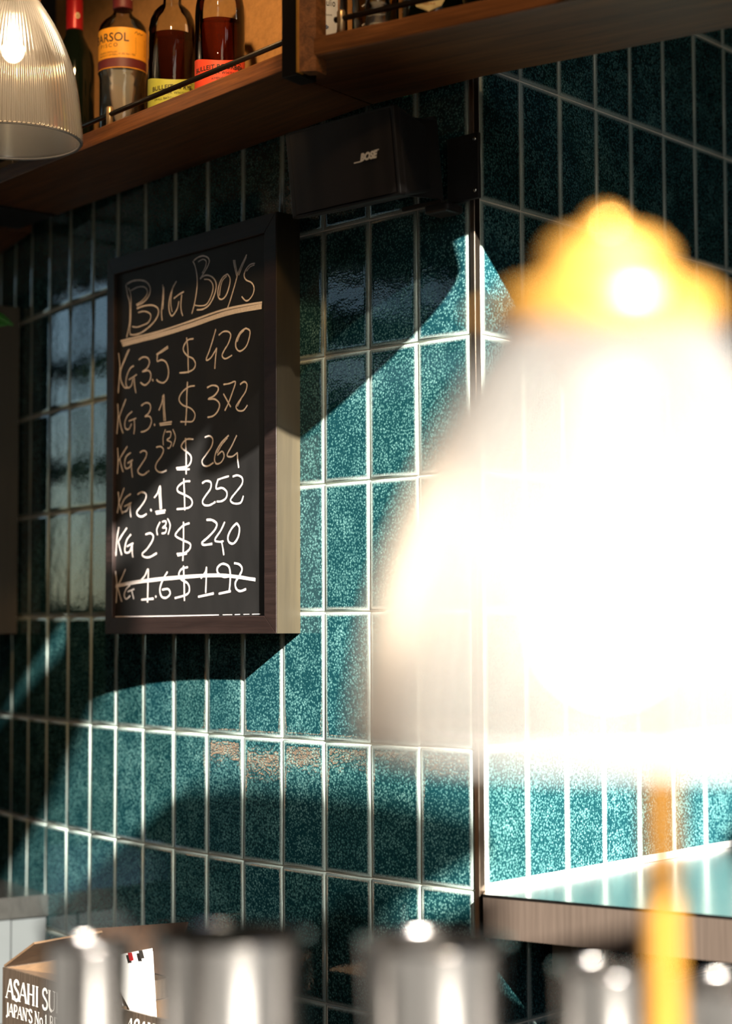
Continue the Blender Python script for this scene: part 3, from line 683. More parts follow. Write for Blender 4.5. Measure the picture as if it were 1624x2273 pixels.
# ------------------------------------------------------------------ chalkboards
STROKES = """3|50.9,622.4 56.2,603.6 63.6,585.8 63.9,557 58.9,538.6 53.9,526.8
2.4|59.1,615.2 66.9,599.7 67.2,561.4 64,536.7 67.5,529.1
3.2|53.9,622.7 70.9,625.4 92,624.1 113,618.6 125.5,608.9 127.6,598 119.4,588.5 104.9,582.3 86.1,579
2.4|66.8,609.2 87.9,612.1 106.8,610 118.1,602.9 117.3,594.7 107,588 92.4,582.9 84,581.7
3.4|86.1,574.3 109.2,575.8 134,573.5 150.4,566.5 153.4,556.7 144.4,546.2 126,536.9 101.2,529.6 80.2,528.2 65.4,530.6
2.6|90.4,566.6 109.2,566.3 125.9,560.5 130,552.9 121.8,544.6 105.2,542 86.4,541 71.6,544.1
3|165.6,605.3 167.3,594.5 165.8,576 162.7,557.8 164.8,542.3
2.2|169.7,601.2 169,580.2 166.7,561.9
3|207.4,604.8 196.7,594.8 188.8,582.1 184.8,566.4 186.9,554.5 193,546.7 200.9,549.1 210.8,558.1 214.7,569.1
2.2|198.7,599.2 192.8,583.8 190.8,567.8 194.9,553.4
2.8|199.6,575.9 214.7,580.6 229.6,583.5
2.8|223.3,579.4 220.7,561.3 222.7,549.6 226.7,542.1
3|255.6,631.9 261.4,624.1 267.3,607.2 268.5,588.8 263.6,566.7 257.8,551.6 252.8,542
3|258.3,632.6 271,636.3 286.4,636.1 299.7,630.5 302.8,623.2 296,614.1 284.6,604.5 276.9,597.8
2.2|271,628.3 284.5,630.7 294,625.8 292.2,617 282.6,607.1
3|276.9,598.9 292.2,602.2 309.3,597.4 320.6,587.8 322.5,576.2 315.1,561.6 301.9,549.9 284.8,545.6 267.5,546.8
2.4|288.4,596 303.6,592.6 313.1,583.3 313.1,573.1 305.6,560.7 294.3,552.1 277.1,552.3 261.7,555.6
2.8|354.1,595 341.2,591.4 331.9,581.6 327.4,568.8 330.1,558.3 339.4,554.7 350.5,559.8 358.9,573.1 361.5,586.1 354.1,595
2|352.3,591.9 340.4,585.9 334.5,574.5 331.9,561.4
2.6|370.6,615.8 374.3,601.9 379.8,587.7
2.2|374.3,615.2 377.9,601.3 382.3,588.4
2.8|406.9,618.8 396.1,607.3 383.4,591.6 374.3,573 363.4,552.4 354.2,537
2.2|406.2,615.6 395.4,601.9 385.2,588
2.8|429.1,601 415.9,600.9 405.1,594.9 399.7,585.8 405.1,577.2 419.5,570.7 426.6,560.9 423.1,550.4 412.3,543.2 403.4,543.4 393.3,551.5
2|427.7,598.4 415.9,597.1 406.2,591.4
4|34.6,522.5 92.8,523.5 154.8,524.3 254.1,530.4 348.7,536.7 447.8,534.3
4|37.7,518.3 92.9,519.5 154.8,520.3 254.1,525.2 348.7,531.8 447.1,530.7
4|40.3,514.6 92.9,516.4 154.8,517.3 254.1,522.4 348.7,528.9 446.8,527.4
3|42,512.5 92.9,514 154.9,514.9 254.1,520.1 348.7,526.7 446.8,524.8
2.8|28.4,501.6 32.9,477.1 30.5,453.4 27.7,429.7
2.8|63.5,504.6 48.7,487.2 36,469.5 36.1,452.8 47,438.4 57.7,436.1
2|59.2,503.9 44.4,485.3 33.8,471
2.8|77.3,473.2 65.9,469.8 55.4,457.8 52.5,443.8 59.8,435.9 70.4,439.5 74.5,451
2.6|61.8,450 74.5,453.3 87.1,456.7
2.8|78.7,452.9 80.1,438.5 84.4,423.9
3|93.2,482 105.7,485.3 120.2,482.4 126.5,473.5 118.3,463.8 103.8,459.6 122.5,459.8 130.8,451.9 126.7,440.6 112.3,435.1 98.5,441.3
3|134.9,443.2 138.2,439.4
2.6|182.5,495.2 167.2,490.8 147.7,485
2|183.3,492.3 167.2,487.8 151,484.6
3.2|151,484.6 150.3,473 163.2,473.8 177.4,467.6 184.7,452.8 181.6,439.3 169.6,433.2 155.4,436.4 148,441.1
3|258.1,498.7 242.5,498.8 230.9,491.1 228.9,482.2 240.7,471.6 256.3,465.2 264,455.3 258.3,446.8 240.9,443.8 217.3,445
3|237.8,503.5 241.8,482.9 242.7,460 243.6,441.7
3|322,506.8 313.4,489.9 304,473.1 294.6,458.5 307.8,460.3 324.7,475.1
3|324.7,475.1 321,457.6 319.2,440.4
3|330.2,495.6 343.2,500 358,497.6 363.5,490.3 356.2,477.9 345.2,468.1 339.6,459.9 348.9,453.9 367.2,457.7
3.4|403.4,497.3 389,492.5 378.1,479.6 378.2,468.6 389,461.7 405.2,467.5 414.2,481.7 414.9,492.5 403.4,497.9
2|399.8,494.4 389,489.2 381.1,478.1
3|25.8,410.7 28.1,388.9 24.1,356.3
3|52.7,416.4 38.8,397.5 30.3,383.9
3|30.3,388.7 36.9,369 44.3,356
2.8|72.9,392.3 58.1,386.1 49.7,375 51.9,364.1 62.6,362 71,370.7
2.8|62.5,376.2 85.6,379.3
2.8|79.4,377.1 80.7,362.8 78.3,351.7
3|101.4,399.8 114.6,403.6 127,400.8 130.4,392.3 123,383.6 112.7,379.9 127.2,378.6 133.4,369.8 126.5,358.8 112.9,354.1 100.5,353.5
3.4|141.6,364.4 143.7,360.7
2.8|155.7,386.4 163.7,397.2 170.5,412.7 172.7,389.4 176,365.9
2.4|166.9,410.8 169.5,387.4 171.2,366.4
3|157.9,363 195.2,363.1
2.6|159.1,360.1 194.1,359.3
3|262.3,418.1 242.9,417.8 223.4,409.6 216.4,398.9 227.5,388.6 250.9,380.7 263.2,369.3 256.7,358.6 239.3,359.1 220.5,360.8
3.6|240.9,427.2 239.1,403.4 238.4,378.5 235.4,353.3
3.4|297.4,411 311.7,413.5 326.7,410.1 328.6,403.3 317.4,395.5 300.5,391.6 319.3,389.7 332.4,380.6 328.7,369.9 315.7,362.2 298.7,361.1
3.2|343.4,411.7 360,411.5 376.4,412.6 367.4,394.8 356.4,378.3 347.2,367.7
3.4|343.5,396.2 354.6,382.9 363.7,372
3.2|389.1,406.8 399.9,410.1 407.8,404.9 403.5,393.3 389.2,381.6 378.3,371.7 383.8,364.6 398.2,363.3 408.9,370.9
2.4|392.8,383.5 381.9,371.4
4|459.3,396.6 457.2,383.4 455.2,372.9
2.4|176.1,351.7 169,338.5 169.9,324.6
2.8|178.1,346.9 192.1,345.7 190.2,336.7 180.2,332.9 194.2,327.2 188.3,318.5 182.3,319
2.4|198.1,349.8 206.1,335.4 198.3,320
3.2|26.5,331.3 28.9,309.6 26.1,284.8
3.2|57.8,331.7 41.7,318.2 31.1,308.3
3.2|33.2,311.7 39.7,296.9 45,287.1
3|69.3,319.6 54.5,313.7 49.5,301 54.7,292.3 67.4,295 69.5,301.9
3|58.9,301.5 75.7,306.2
3|71.6,302.9 71.7,289.9 75.2,275.1
3|97.8,317.4 109,320.1 118.6,315.8 115.3,306.7 100.9,294.9 91.4,286.2 96.9,280 109.4,277.5 121.7,281.8
3.6|124.6,283.9 125.8,281.5
3|148,322.8 162.2,322.9 170.3,316.4 164.3,306.5 150.2,296 146.2,287 154.4,280 166.5,278.2 179.8,280.5
3.2|258.8,327.6 239.5,329.2 225.8,322.3 224.7,315.6 239.6,307.6 251.2,299.9 251.3,289.8 239.7,282.7 208.4,282.6
3|210.3,279.8 247.4,277.6
3.4|235.5,331.8 237.6,303.2 237.8,269.7
3.2|291.3,328.2 304.5,329.4 313.9,323 310.2,311 295.2,298.8 283.8,289.6 287.7,281.5 300.9,279.4 315.9,283.9
3.2|358.3,325.9 338.1,315.4 323.3,301.1 318.9,288.1 325.2,281 338.2,283.4 345.6,292.8 340,300.9 327,295.3
2.4|354.7,321.8 338.1,311 326.3,298.7
3.2|380.2,324.1 367.5,308.7 353.6,293.3 367.5,290 382.1,295.5
3.2|382.1,295.5 382.8,283.4 385.7,270.1
3|29.4,252.4 31.8,233.3 26.8,214.5
3|48.6,258.4 38.1,242.4 31.8,233.3
3|31.8,233.3 38.3,221.1 43.9,212.5
3|69.9,246.5 50.9,239.3 39.5,225.7 42.6,216.1 57.5,217.7 63.8,226.8
3|48.9,225.2 72.2,231
3|68,228.9 68.1,217.1 70.3,205.2
3.2|90.9,244 103.4,247.5 116.7,243.7 115.9,234.4 101.5,222.4 89.1,213.7 93.3,206.9 105.8,204.6 119.4,208.6
3.4|131.6,216.1 134.5,212.5
2.8|142.5,235.2 152.6,242.7 160.6,254.9 162.8,235.1 164.9,214.3
2.4|156.6,247 159.2,230.7 160.9,214.1
3.2|146.8,210.7 177,211.8
2.8|148.8,207.1 175,208
3.2|249.5,257.2 232,257.2 214.4,250.3 213.3,242.4 232.1,235.6 251.5,227.7 255.4,218.5 243.9,212.4 210.7,211.9
3.2|230.8,262.9 232.9,235.6 234.2,208.8
3.4|284,251.5 295.3,254.6 308.5,251.5 307.8,241.1 293.5,229.7 285.2,221.3 289.8,214.8 304.9,213.5 321.7,218.1
3.2|358.5,258.4 342,256.6 327.2,254.3
3.4|328.3,254.2 323.5,240.2 340.2,240.2 353,232.8 351.2,223.1 338.4,218.3 325.4,218.6
3.4|369.4,257 382.1,258.3 394.7,253.1 394.7,243.3 380.3,232.3 365.8,222.2 364,216.8 374.9,212.3 391.2,213.1 398.3,223.6
3|32.2,189.4 26,167.1 23.2,138.7
3|57.8,187 40.9,173.6 30.3,163.4
3|30.3,164.5 36.8,150.1 42.1,139.3
3|70.6,174.7 58,165.8 51.7,151.9 53.9,143.6 66.6,144.3 72.8,153.5
3|58.1,154 78.2,159.1
3|74.9,158.1 75,144 77.2,134.1
3.4|116.4,172.7 130.7,174.4 140.1,169.4 136.9,160.3 120.7,147 106.3,139.4 112.5,133.9 129,132.9 151.3,139
2.8|161,192.7 151,180.5 153.1,170
3|167.1,192.4 177.9,193 177.1,186.2 168.3,182 179.2,181.5 177.2,173.6 166,172.5
2.8|183.1,197.3 191.1,185.5 185.2,169.8
3.4|247.9,186.3 228.5,182.7 209,171.1 209,165.4 230.6,157.7 250,151.3 248.1,142.4 232.6,136.2 211.1,135.8
3.4|230.4,189.3 230.6,156.6 228.8,123.3
3|213.1,132.4 240.4,134.8
4|296.7,189.5 312.4,188.3 325.5,181.5 320,171.8 301.3,160.4 284.3,152.2 290,148 312.6,148.9
3.4|347.7,183.7 336.6,170 320,155.2 333,151.4 344.1,152.1
3.4|338.5,152.3 342.2,141.2 345.2,129
3.8|380.4,180 367.8,172.9 356.9,160.3 358.7,150.4 371.4,147.1 384.1,157 387.6,172 380.4,180
3|22.2,111.5 26.7,86.5 24.9,54.7
3|54.2,114.2 39.5,95.7 28.9,84.1
3|28.9,84.1 35.5,69.9 42.8,56.8
3|69.2,85.6 56.6,78.9 50.4,68.4 56.8,61.3 69.4,66.9
3|60.9,74.1 81.9,78.4
3|73.5,77.4 80.7,60.9
3.4|100.5,92 114.9,100.9 125,112.2 124.4,84.5 123.4,54.5
3.6|104,59.4 141.7,60.7
3.6|147.8,65.6 149.8,62.8
3.4|183.6,106 169.7,92.7 161,76.8 165.9,64.2 179.9,61.7 191.8,68.3 185.8,76.4 167.8,75.6
3.4|243.6,112.2 225,109.4 217.2,100.6 225,91.4 242.5,85.3 248.4,75.1 240.7,66.3 205.6,60.6
3.4|230.8,114.9 232.9,84.4 233.8,55.6
3.4|280.8,92.3 294,103 297,110.7 295.9,87.5 294.8,67.6
4|273.3,61.7 317.3,66.7
4|362.5,94.7 346,92.9 329.4,99.9 327.6,108.7 340.5,114.9 357,111.2 362.4,101.2 362.5,83.8 360,69.7
4|331.4,65.8 364.3,69.6
4.2|373.3,115 387.7,112.4 394.9,104.6 387.7,94 377,83.5 378.8,73.7 389.6,69.1 405.6,72.1
5.5|22.5,83.8 75.5,89 137.4,92.3 256,96 349.7,95 430.3,86.5
4|23.7,86.1 75.5,90.7 137.4,94.3 256,97.8 349.7,96.3 429.3,87.9
1.6|20.1,367.7 15.7,200.8 11.3,31.2
1.6|11.4,30.5 178.1,30.5 331.5,31
1.2|342.5,31.1 368,31.1
1.2|375.2,31.1 389.6,31.4
1.2|398.6,31.3 414.5,31.4
1.2|421.6,31.3 444.3,31.5"""
BW, BH, BD = 0.4924, 0.6742, 0.0476
FL, FR, FT, FB = 0.0215, 0.0310, 0.0300, 0.0285
def chalkboard(loc, rz, label, writing=True):
    """local x to the right along the board, y into the wall, origin at the front's lower left corner"""
    e = empty('chalkboard', loc, rz, label, 'chalkboard')
    def mitre(pts): 
        mb = MB(); n = len(pts)
        vs = [(x, 0, z) for x, z in pts] + [(x, BD, z) for x, z in pts]
        mb.add(vs, [tuple(range(n)), tuple(range(2*n-1, n-1, -1))] + [(i, n+i, n+(i+1) % n, (i+1) % n) for i in range(n)])
        return mb
    e_ = 0.0002
    mitre([(0, 0), (BW, 0), (BW-FR, FB), (FL, FB)]).build('frame_rail', M_EBONY, e, bevel=.0008)
    mitre([(0, BH), (FL, BH-FT), (BW-FR, BH-FT), (BW, BH)]).build('frame_rail', M_EBONY, e, bevel=.0008)
    for xs, nm in ((((0, 0), (FL, FB), (FL, BH-FT), (0, BH)), 0), (((BW, 0), (BW, BH), (BW-FR, BH-FT), (BW-FR, FB)), 1)):
        o = mitre([(x, z) for x, z in xs]).build('frame_stile', M_EBONY, e, bevel=.0008)
    MB().box((BW, .0008, .0006), (BW + .0016, BD, BH - .0006)).build('side_board', M_SIDEWOOD_V, e)
    MB().box((-.0016, .0008, .0006), (0, BD, BH - .0006)).build('side_board', M_SIDEWOOD_V, e)
    MB().box((FL - .002, .007, FB - .002), (BW - FR + .002, .016, BH - FT + .002)).build('slate', M_SLATE, e)
    if writing:
        mb = MB(); pl = lambda x, y: (x*.001, .0064, y*.001)
        lines = [s.split('|') for s in STROKES.strip().splitlines()]
        bd = MB(); sm = MB()
        for wd, pts in lines:
            P = [tuple(map(float, q.split(','))) for q in pts.split()]; wd = float(wd)
            dst = bd if wd < 1.9 else mb
            if P[0][0] > BW*1000 - FR*1000 + 1:      # chalk smear on the right stile
                ribbon(sm, smooth_path(P), wd, lambda x, y: (x*.001, -.0004, y*.001), .5); continue
            ribbon(dst, smooth_path(P), wd*.84, pl, .16)
        mb.build('chalk_writing', M_CHALK, e); bd.build('chalk_border_line', M_CHALK, e)
        if sm.v: sm.build('chalk_smear', M_CHALK, e)
    return e
M_SIDEWOOD_V = wood('brown_side_wood_upright', (0.016, 0.012, 0.0055), (0.040, 0.031, 0.015), 0.7, 0.5)  # browner and paler than the frame's front
for n_ in M_SIDEWOOD_V.node_tree.nodes:
    if n_.type == 'MAPPING': s_ = n_.inputs['Scale'].default_value; n_.inputs['Scale'].default_value = (s_[1], s_[1]*.35, s_[0])
bF = Vector((-0.1421, 2.8255)); bA = 0.8552; bu = Vector((math.cos(bA), -math.sin(bA)))
bL = bF - bu*BW
chalkboard((bL.x, bL.y, 1.444), -bA, 'chalkboard with white handwritten kilo prices under the heading Big Boys')
# its neighbour further along the curve: only its right side shows at the picture's edge
s2 = 1.385; p2, a2 = wall_l(s2, 0.0); a2 += 0.055
u2 = Vector((math.cos(a2), -math.sin(a2))); n2_ = Vector((-math.sin(a2), -math.cos(a2)))
f2 = p2 + n2_*(BD + .004); l2 = f2 - u2*BW
chalkboard((l2.x, l2.y, 1.444), -a2, 'second chalkboard at the left edge, only its wooden side showing', writing=False)

# trailing leaf in front of the second board
lf = empty('trailing_plant', (-0.80, 3.40, 2.05), 0, 'green leaf tip reaching in at the left edge', 'plant')
mb = MB(); L = .075; n = 8
for sgn in (-1, 1):
    vs = []
    for i in range(n+1):
        t = i/n; w_ = .021*math.sin(PI*t**.8)*(1 - .25*t)
        vs += [(L*t, 0, -.004*t*t), (L*t, sgn*w_*.35, sgn*w_ + .004*math.sin(PI*t))]
    mb.add(vs, [(2*i, 2*i+2, 2*i+3, 2*i+1) for i in range(n)], True)
leaf = mb.build('leaf', M_LEAF, lf, loc=(.057, -.02, -.006)); leaf.rotation_euler = (0, .15, -.1)
sol = leaf.modifiers.new('thick', 'SOLIDIFY'); sol.thickness = .0006
MB().tube(smooth_path([(.059, -.02, -.006), (-.02, -.03, .02), (-.10, -.01, .16), (-.16, .02, .34)]), .0018, 8).build('stem', M_LEAF, lf)

# ------------------------------------------------------------------ pendant lamp at the left, standing lamp close to the camera
def shade(e, prof, R, z0, ribs=96, name='glass_shade', mat=None):
    sc = [(r*R, z0 + z*R) for z, r in prof]
    fine = smooth_path(sc, 4)
    inner = [(max(r - .0042, .004), z) for r, z in fine]
    mb = MB(); mb.lathe(inner[::-1] + [(inner[0][0] + .001, z0 - .0016), (fine[0][0] + .0012, z0 - .0016)] + fine, ribs*4, ribs=(ribs, 0.0) )
    # ribs on the outer face only
    n_in = len(inner) + 2; seg = ribs*4
    for k in range(n_in, len(fine) + n_in):
        for i in range(seg):
            x, y, z = mb.v[k*seg + i]; r = math.hypot(x, y); f = 1 + .0027*math.cos(2*PI*i/seg*ribs)/r
            mb.v[k*seg + i] = (x*f, y*f, z)
    g = mb.build(name, mat or M_RIBGLASS, e)
    ring = MB().tube([((sc[0][0]-.0015)*math.cos(2*PI*i/72), (sc[0][0]-.0015)*math.sin(2*PI*i/72), z0 - .001) for i in range(73)], .0026, 8, False)
    ring.build('rim', M_RIM, g)
    return g
M_RIM = thin_glass('lamp_rim_glass', (0.95, 0.93, 0.9), milk=0.75, rough=0.1, body=0.5)
M_BULB3 = emitter('dim_bulb_glow', (1.0, 0.62, 0.30), 2.5)
def bulb(e, z, r, neck, mat=M_BULB):
    mb = MB(); mb.lathe([(0, z - r)] + [(r*math.sin(PI*k/12), z - r*math.cos(PI*k/12)) for k in range(1, 9)] + [(neck, z + r*1.45), (neck, z + r*2.0), (0, z + r*2.0)], 24)
    mb.build('bulb', mat, e)
LR = 0.112
pe = empty('pendant_lamp', (-0.5738, 2.87, 2.2470), 0, 'ribbed glass bell pendant lamp hanging before the bottle shelf', 'lamp')
shade(pe, [(0, 1), (.23, .98), (.66, .93), (1.0, .87), (1.25, .79), (1.5, .69), (1.76, .56), (2.01, .40), (2.12, .33)], LR, 0.0)
MB().lathe([(0, .23), (.042, .23), (.044, .236), (.044, .250), (.036, .258), (.020, .268), (.018, .30), (.008, .308), (0, .308)], 40).build('brass_gallery', M_BRASS, pe)
bulb(pe, .165, .024, .013)
MB().tube([(0, 0, .305), (0, 0, 0.753)], .003, 8).build('cord', M_BLACK, pe)

# the next pendant of the row: above the picture, its shadow falls on the tiles
pe2 = empty('pendant_lamp', (0.246, 2.098, 2.2500), 0, 'second ribbed glass pendant lamp of the row, above the corner', 'lamp')
shade(pe2, [(0, 1), (.23, .98), (.66, .93), (1.0, .87), (1.25, .79), (1.5, .69), (1.76, .56), (2.01, .40), (2.12, .33)], LR, 0.0)
MB().lathe([(0, .23), (.042, .23), (.044, .236), (.044, .250), (.036, .258), (.020, .268), (.018, .30), (.008, .308), (0, .308)], 40).build('brass_gallery', M_BRASS, pe2)
bulb(pe2, .165, .024, .013, M_BULB3)
MB().tube([(0, 0, .305), (0, 0, 0.75)], .003, 8).build('cord', M_BLACK, pe2)

# warm spotlight on the ceiling that washes the bottles
def spotlight(loc, aim, label, power):
    e = empty('spotlight', loc, 0, label, 'spotlight')
    d_ = (Vector(aim) - Vector(loc)).normalized(); q = d_.to_track_quat('-Z', 'Y').to_matrix().to_4x4()
    o = MB().lathe([(0, .06), (.028, .058), (.030, .050), (.030, -.045), (.0275, -.045), (.0275, -.02), (0, -.018)], 32).build('can', M_BLACK, e); o.matrix_local = Matrix.Translation((0, 0, -.12)) @ q
    MB().tube([(0, 0, 0), (0, 0, -.08)], .007, 10).build('stem', M_BLACK, e)
    MB().lathe([(0, -.012), (.035, -.012), (.035, 0), (0, 0)], 24).build('ceiling_plate', M_BLACK, e)
    ld = bpy.data.lights.new('lamp', 'SPOT'); ld.energy = power; ld.color = (1.0, 0.60, 0.27); ld.spot_size = 0.95; ld.spot_blend = .6; ld.shadow_soft_size = .025
    lo = bpy.data.objects.new('lamp', ld); C.objects.link(lo); lo.parent = e; lo.matrix_local = Matrix.Translation(Vector((0, 0, -.12)) + d_*.05) @ q
    return e
spotlight((-0.30, 2.02, 3.0), (-0.40, 2.92, 2.36), 'warm black ceiling spotlight aimed at the labelled bottles', 58)
spotlight((0.02, 1.86, 3.0), (0.02, 2.45, 2.30), 'warm black ceiling spotlight added out of view to brighten the right shelf', 13)  # extra lamp, added to lift the right run of bottles

LX, LY, BAR_Z = 0.1085, 0.80, 1.06
PX, PY = 0.1440, 0.885
se = empty('standing_lamp', (PX, PY, BAR_Z), 0, 'large blurred glass lamp on a brass pole at the right front', 'lamp')
hx, hy = LX - PX, LY - PY
head = empty('lamp_head', (hx, hy, 1.3992 - BAR_Z)); head.parent = se
def head_shift(o): o.location = (hx, hy, 1.3992 - BAR_Z); return o
bpy.data.objects.remove(head)
g = shade(se, [(0, 1), (.27, .975), (.63, .90), (.99, .77), (1.17, .69), (1.35, .60), (1.5, .51), (1.62, .44), (1.70, .40)], LR, 0.0, 96, mat=M_RIBGLASS2); head_shift(g)
o = MB().lathe([(0, .180), (.047, .180), (.051, .185), (.051, .197), (.047, .201), (.033, .205), (.029, .208), (.029, .219), (.024, .225), (.011, .228), (0, .229)], 48).build('brass_gallery', M_BRASS, se); head_shift(o)
for k in range(3):
    b = 0.9 + 2*PI*k/3
    o = MB().tube([(.047*math.cos(b), .047*math.sin(b), .194), (.060*math.cos(b), .060*math.sin(b), .194)], .0022, 8).build('thumb_screw', M_BRASS, se); head_shift(o)
mb = MB(); bz = .052; br = .031
mb.lathe([(0, bz - br)] + [(br*math.sin(PI*k/12), bz - br*math.cos(PI*k/12)) for k in range(1, 9)] + [(.016, bz + br*1.5), (.014, .108), (0, .108)], 28)
o = mb.build('bulb', M_BULB2, se); head_shift(o)
o = MB().lathe([(0, .106), (.017, .106), (.017, .150), (.021, .154), (.021, .182), (0, .182)], 28).build('socket', M_WHITE, se); head_shift(o)
top = 1.3992 - BAR_Z + .200
MB().lathe([(0, 0), (.060, 0), (.060, .006), (.054, .011), (.012, .016), (.0088, .022), (.0080, .05), (.0080, top + .004), (.0100, top + .008), (.0100, top + .018), (0, top + .022)], 28).build('pole', M_GOLDPOLE, se)
MB().tube(smooth_path([(0, 0, top), (hx*.35, hy*.35, top + .004), (hx*.7, hy*.7, top + .008), (hx*.92, hy*.92, top + .006)]), .0055, 10).build('arm', M_BRASS, se)
MB().lathe([(0, .226), (.008, .227), (.009, .232), (.005, .237), (0, .239)], 20).build('finial', M_BRASS, se, loc=(hx, hy, 1.3992 - BAR_Z))

# ------------------------------------------------------------------ bar counter in front with shaker tins
M_BARTOP = simple('charcoal_bar_stone', (0.10, 0.10, 0.10), 0.35, noise=0.2, scale=20)
bc = empty('bar_counter', (0.1, 0.95, 0), 0, 'front bar counter that carries the shaker tins and the lamp', 'counter')
MB().box((-1.6, -.42, 1.02), (1.5, .46, BAR_Z)).build('counter_top', M_BARTOP, bc, bevel=.004)
MB().box((-1.5, -.36, 0), (1.4, .40, 1.02)).build('counter_body', M_ROOMWALL, bc)
def tin(x, y, R, h, label, taper=.78, base=BAR_Z):
    e = empty('shaker_tin', (x, y, base), random.uniform(0, 6), label, 'shaker tin', 'metal shaker tins on the bar')
    b = R*taper
    out = [(b*.9, 0), (b, .004), (b + (R-b)*.55, h*.55), (R*.985, h*.985)]
    inn = [(R*.985 - .0014, h*.985), (b + (R-b)*.55 - .0012, h*.55), (b - .0012, .006), (0, .005)]
    mb = MB(); mb.lathe([(0, 0)] + out + [(R*.985 + .0010, h*.992), (R*.985, h), (R*.985 - .0014, h*.995)] + inn, 64)
    mb.build('cup', M_TIN, e)
    MB().tube([(R*math.cos(2*PI*i/64), R*math.sin(2*PI*i/64), h*.993) for i in range(65)], .0013, 6, False).build('rolled_rim', M_TIN, e)
    MB().tube([((b+.0003)*math.cos(2*PI*i/64), (b+.0003)*math.sin(2*PI*i/64), .010) for i in range(65)], .0012, 6, False).build('base_ring', M_TIN, e)
    return e
tin(-0.1840, 1.20, .0285, .185, 'slim metal cup, second from the left in the tin row', .86)
tin(-0.0900, 1.20, .0510, .190, 'wide metal shaker tin left of centre on the bar')
tin(0.0440, 1.205, .0500, .184, 'wide metal shaker tin with a bright white streak at centre')
tin(0.1560, 1.20, .0330, .167, 'metal shaker tin just left of the brass pole', .84)
tin(0.2400, 1.19, .0410, .158, 'metal shaker tin at the right edge, right of the brass pole')
tin(-0.1800, 1.085, .0265, .128, 'short metal jigger cup at the bottom below the slim cup', .8)
tin(-0.2350, 1.10, .0265, .126, 'short metal cup cut off at the lower left corner', .8)

# ------------------------------------------------------------------ steel counters
CZ_ = zrow(2)
ce = empty('steel_counter', (0.1618, 2.5735, 0), 0, 'stainless counter with brown reflections painted on the apron, wedged against the right tiled wall', 'counter')
def rel(p): return (p[0] - 0.1618, p[1] - 2.5735)
c0 = Vector((0.1640, 2.5735)); cd = Vector((0.3136, -0.2074)).normalized(); cn = Vector((cd.y, -cd.x))
c1 = c0 + cd*1.5
poly = [rel(c0), rel(c1), rel(c1 - cn*1.9), rel(wall_r(1.6, .001)), rel(wall_r(0.012, .001))]
MB().prism(poly, CZ_ - .004, CZ_).build('counter_top', M_STEEL, ce)
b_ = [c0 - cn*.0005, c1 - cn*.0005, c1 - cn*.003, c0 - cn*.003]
ap = MB().prism([rel(p) for p in b_], CZ_ - .060, CZ_ - .004).build('front_apron', M_STEEL2, ce) if 'M_STEEL2' in globals() else None
if ap is None:
    M_STEEL2 = simple('reflection_tinted_steel', (0.21, 0.16, 0.13), 0.34, 0.7, noise=0.14, scale=16, stretch=(14, 14, .4), rvar=0.14)  # brown streaky tone stands in for warm reflections on the steel
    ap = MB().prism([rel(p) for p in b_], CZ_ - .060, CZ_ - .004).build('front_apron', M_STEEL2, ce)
u0, u1 = wall_r(.012, .0012), wall_r(1.6, .0012); nrm = Vector((math.sin(A_R), -math.cos(A_R)))
up = MB()
v0, v1 = u0 + nrm*.010, u1 + nrm*.010
up.add([(*rel(u0), CZ_ + .010), (*rel(u1), CZ_ + .010), (*rel(v1), CZ_ + .0004), (*rel(v0), CZ_ + .0004), (*rel(u0), CZ_), (*rel(u1), CZ_)],
       [(3, 2, 1, 0), (4, 5, 2, 3), (0, 1, 5, 4), (0, 4, 3), (1, 2, 5)])
up.build('sealant_bead', M_WHITE, ce)
leg = MB(); lp_ = c0 + cd*1.3 - cn*.1; leg.box((lp_.x - .1618 - .02, lp_.y - 2.5735 - .02, 0), (lp_.x - .1618 + .02, lp_.y - 2.5735 + .02, CZ_ - .004)); leg.build('leg', M_STEEL, ce)
lp_ = wall_r(1.2, .3); MB().box((lp_.x - .1618 - .02, lp_.y - 2.5735 - .02, 0), (lp_.x - .1618 + .02, lp_.y - 2.5735 + .02, CZ_ - .004)).build('leg', M_STEEL, ce)
# folded leaflet hanging below that counter
fe = empty('leaflet', (0.262, 2.690, 0), A_R, 'folded brown card leaflet hanging under the right counter', 'leaflet')
mb = MB(); T = .0012
def fold(poly, nm, mat):
    m_ = MB(); n = len(poly)
    m_.add([Vector(p) for p in poly], [tuple(range(n))]); o = m_.build(nm, mat, fe); s_ = o.modifiers.new('thick', 'SOLIDIFY'); s_.thickness = T; return o
M_KRAFT = simple('kraft_card', (0.30, 0.21, 0.15), 0.8, noise=0.12, scale=80)
zt = CZ_ - .004
fold([(-.022, -.030, zt), (-.022, -.030, .9470), (.018, -.052, .9330), (-.002, -.052, zt)], 'left_flap', M_KRAFT)
fd = fold([(-.002, -.053, zt), (.018, -.053, .9330), (.090, -.040, .955), (.090, -.040, zt)], 'front_panel', M_KRAFT)
mb = MB()
for k in range(4):
    zz = zt - .066 - k*.008
    mb.add([(.020 + k*.002, -.0545 + .0004*k, zz), (.066, -.0475, zz), (.066, -.0475, zz - .0012), (.020 + k*.002, -.0545 + .0004*k, zz - .0012)], [(0, 1, 2, 3)])
mb.build('printed_lines', M_DARKPRINT, fd)

# counter and cabinet at the far left
pw, aw = wall_l(1.2064); lz = 0.940
le = empty('cabinet', (pw.x, pw.y, 0), -aw, 'pale grey cabinet with a steel worktop at the lower left edge', 'cabinet')
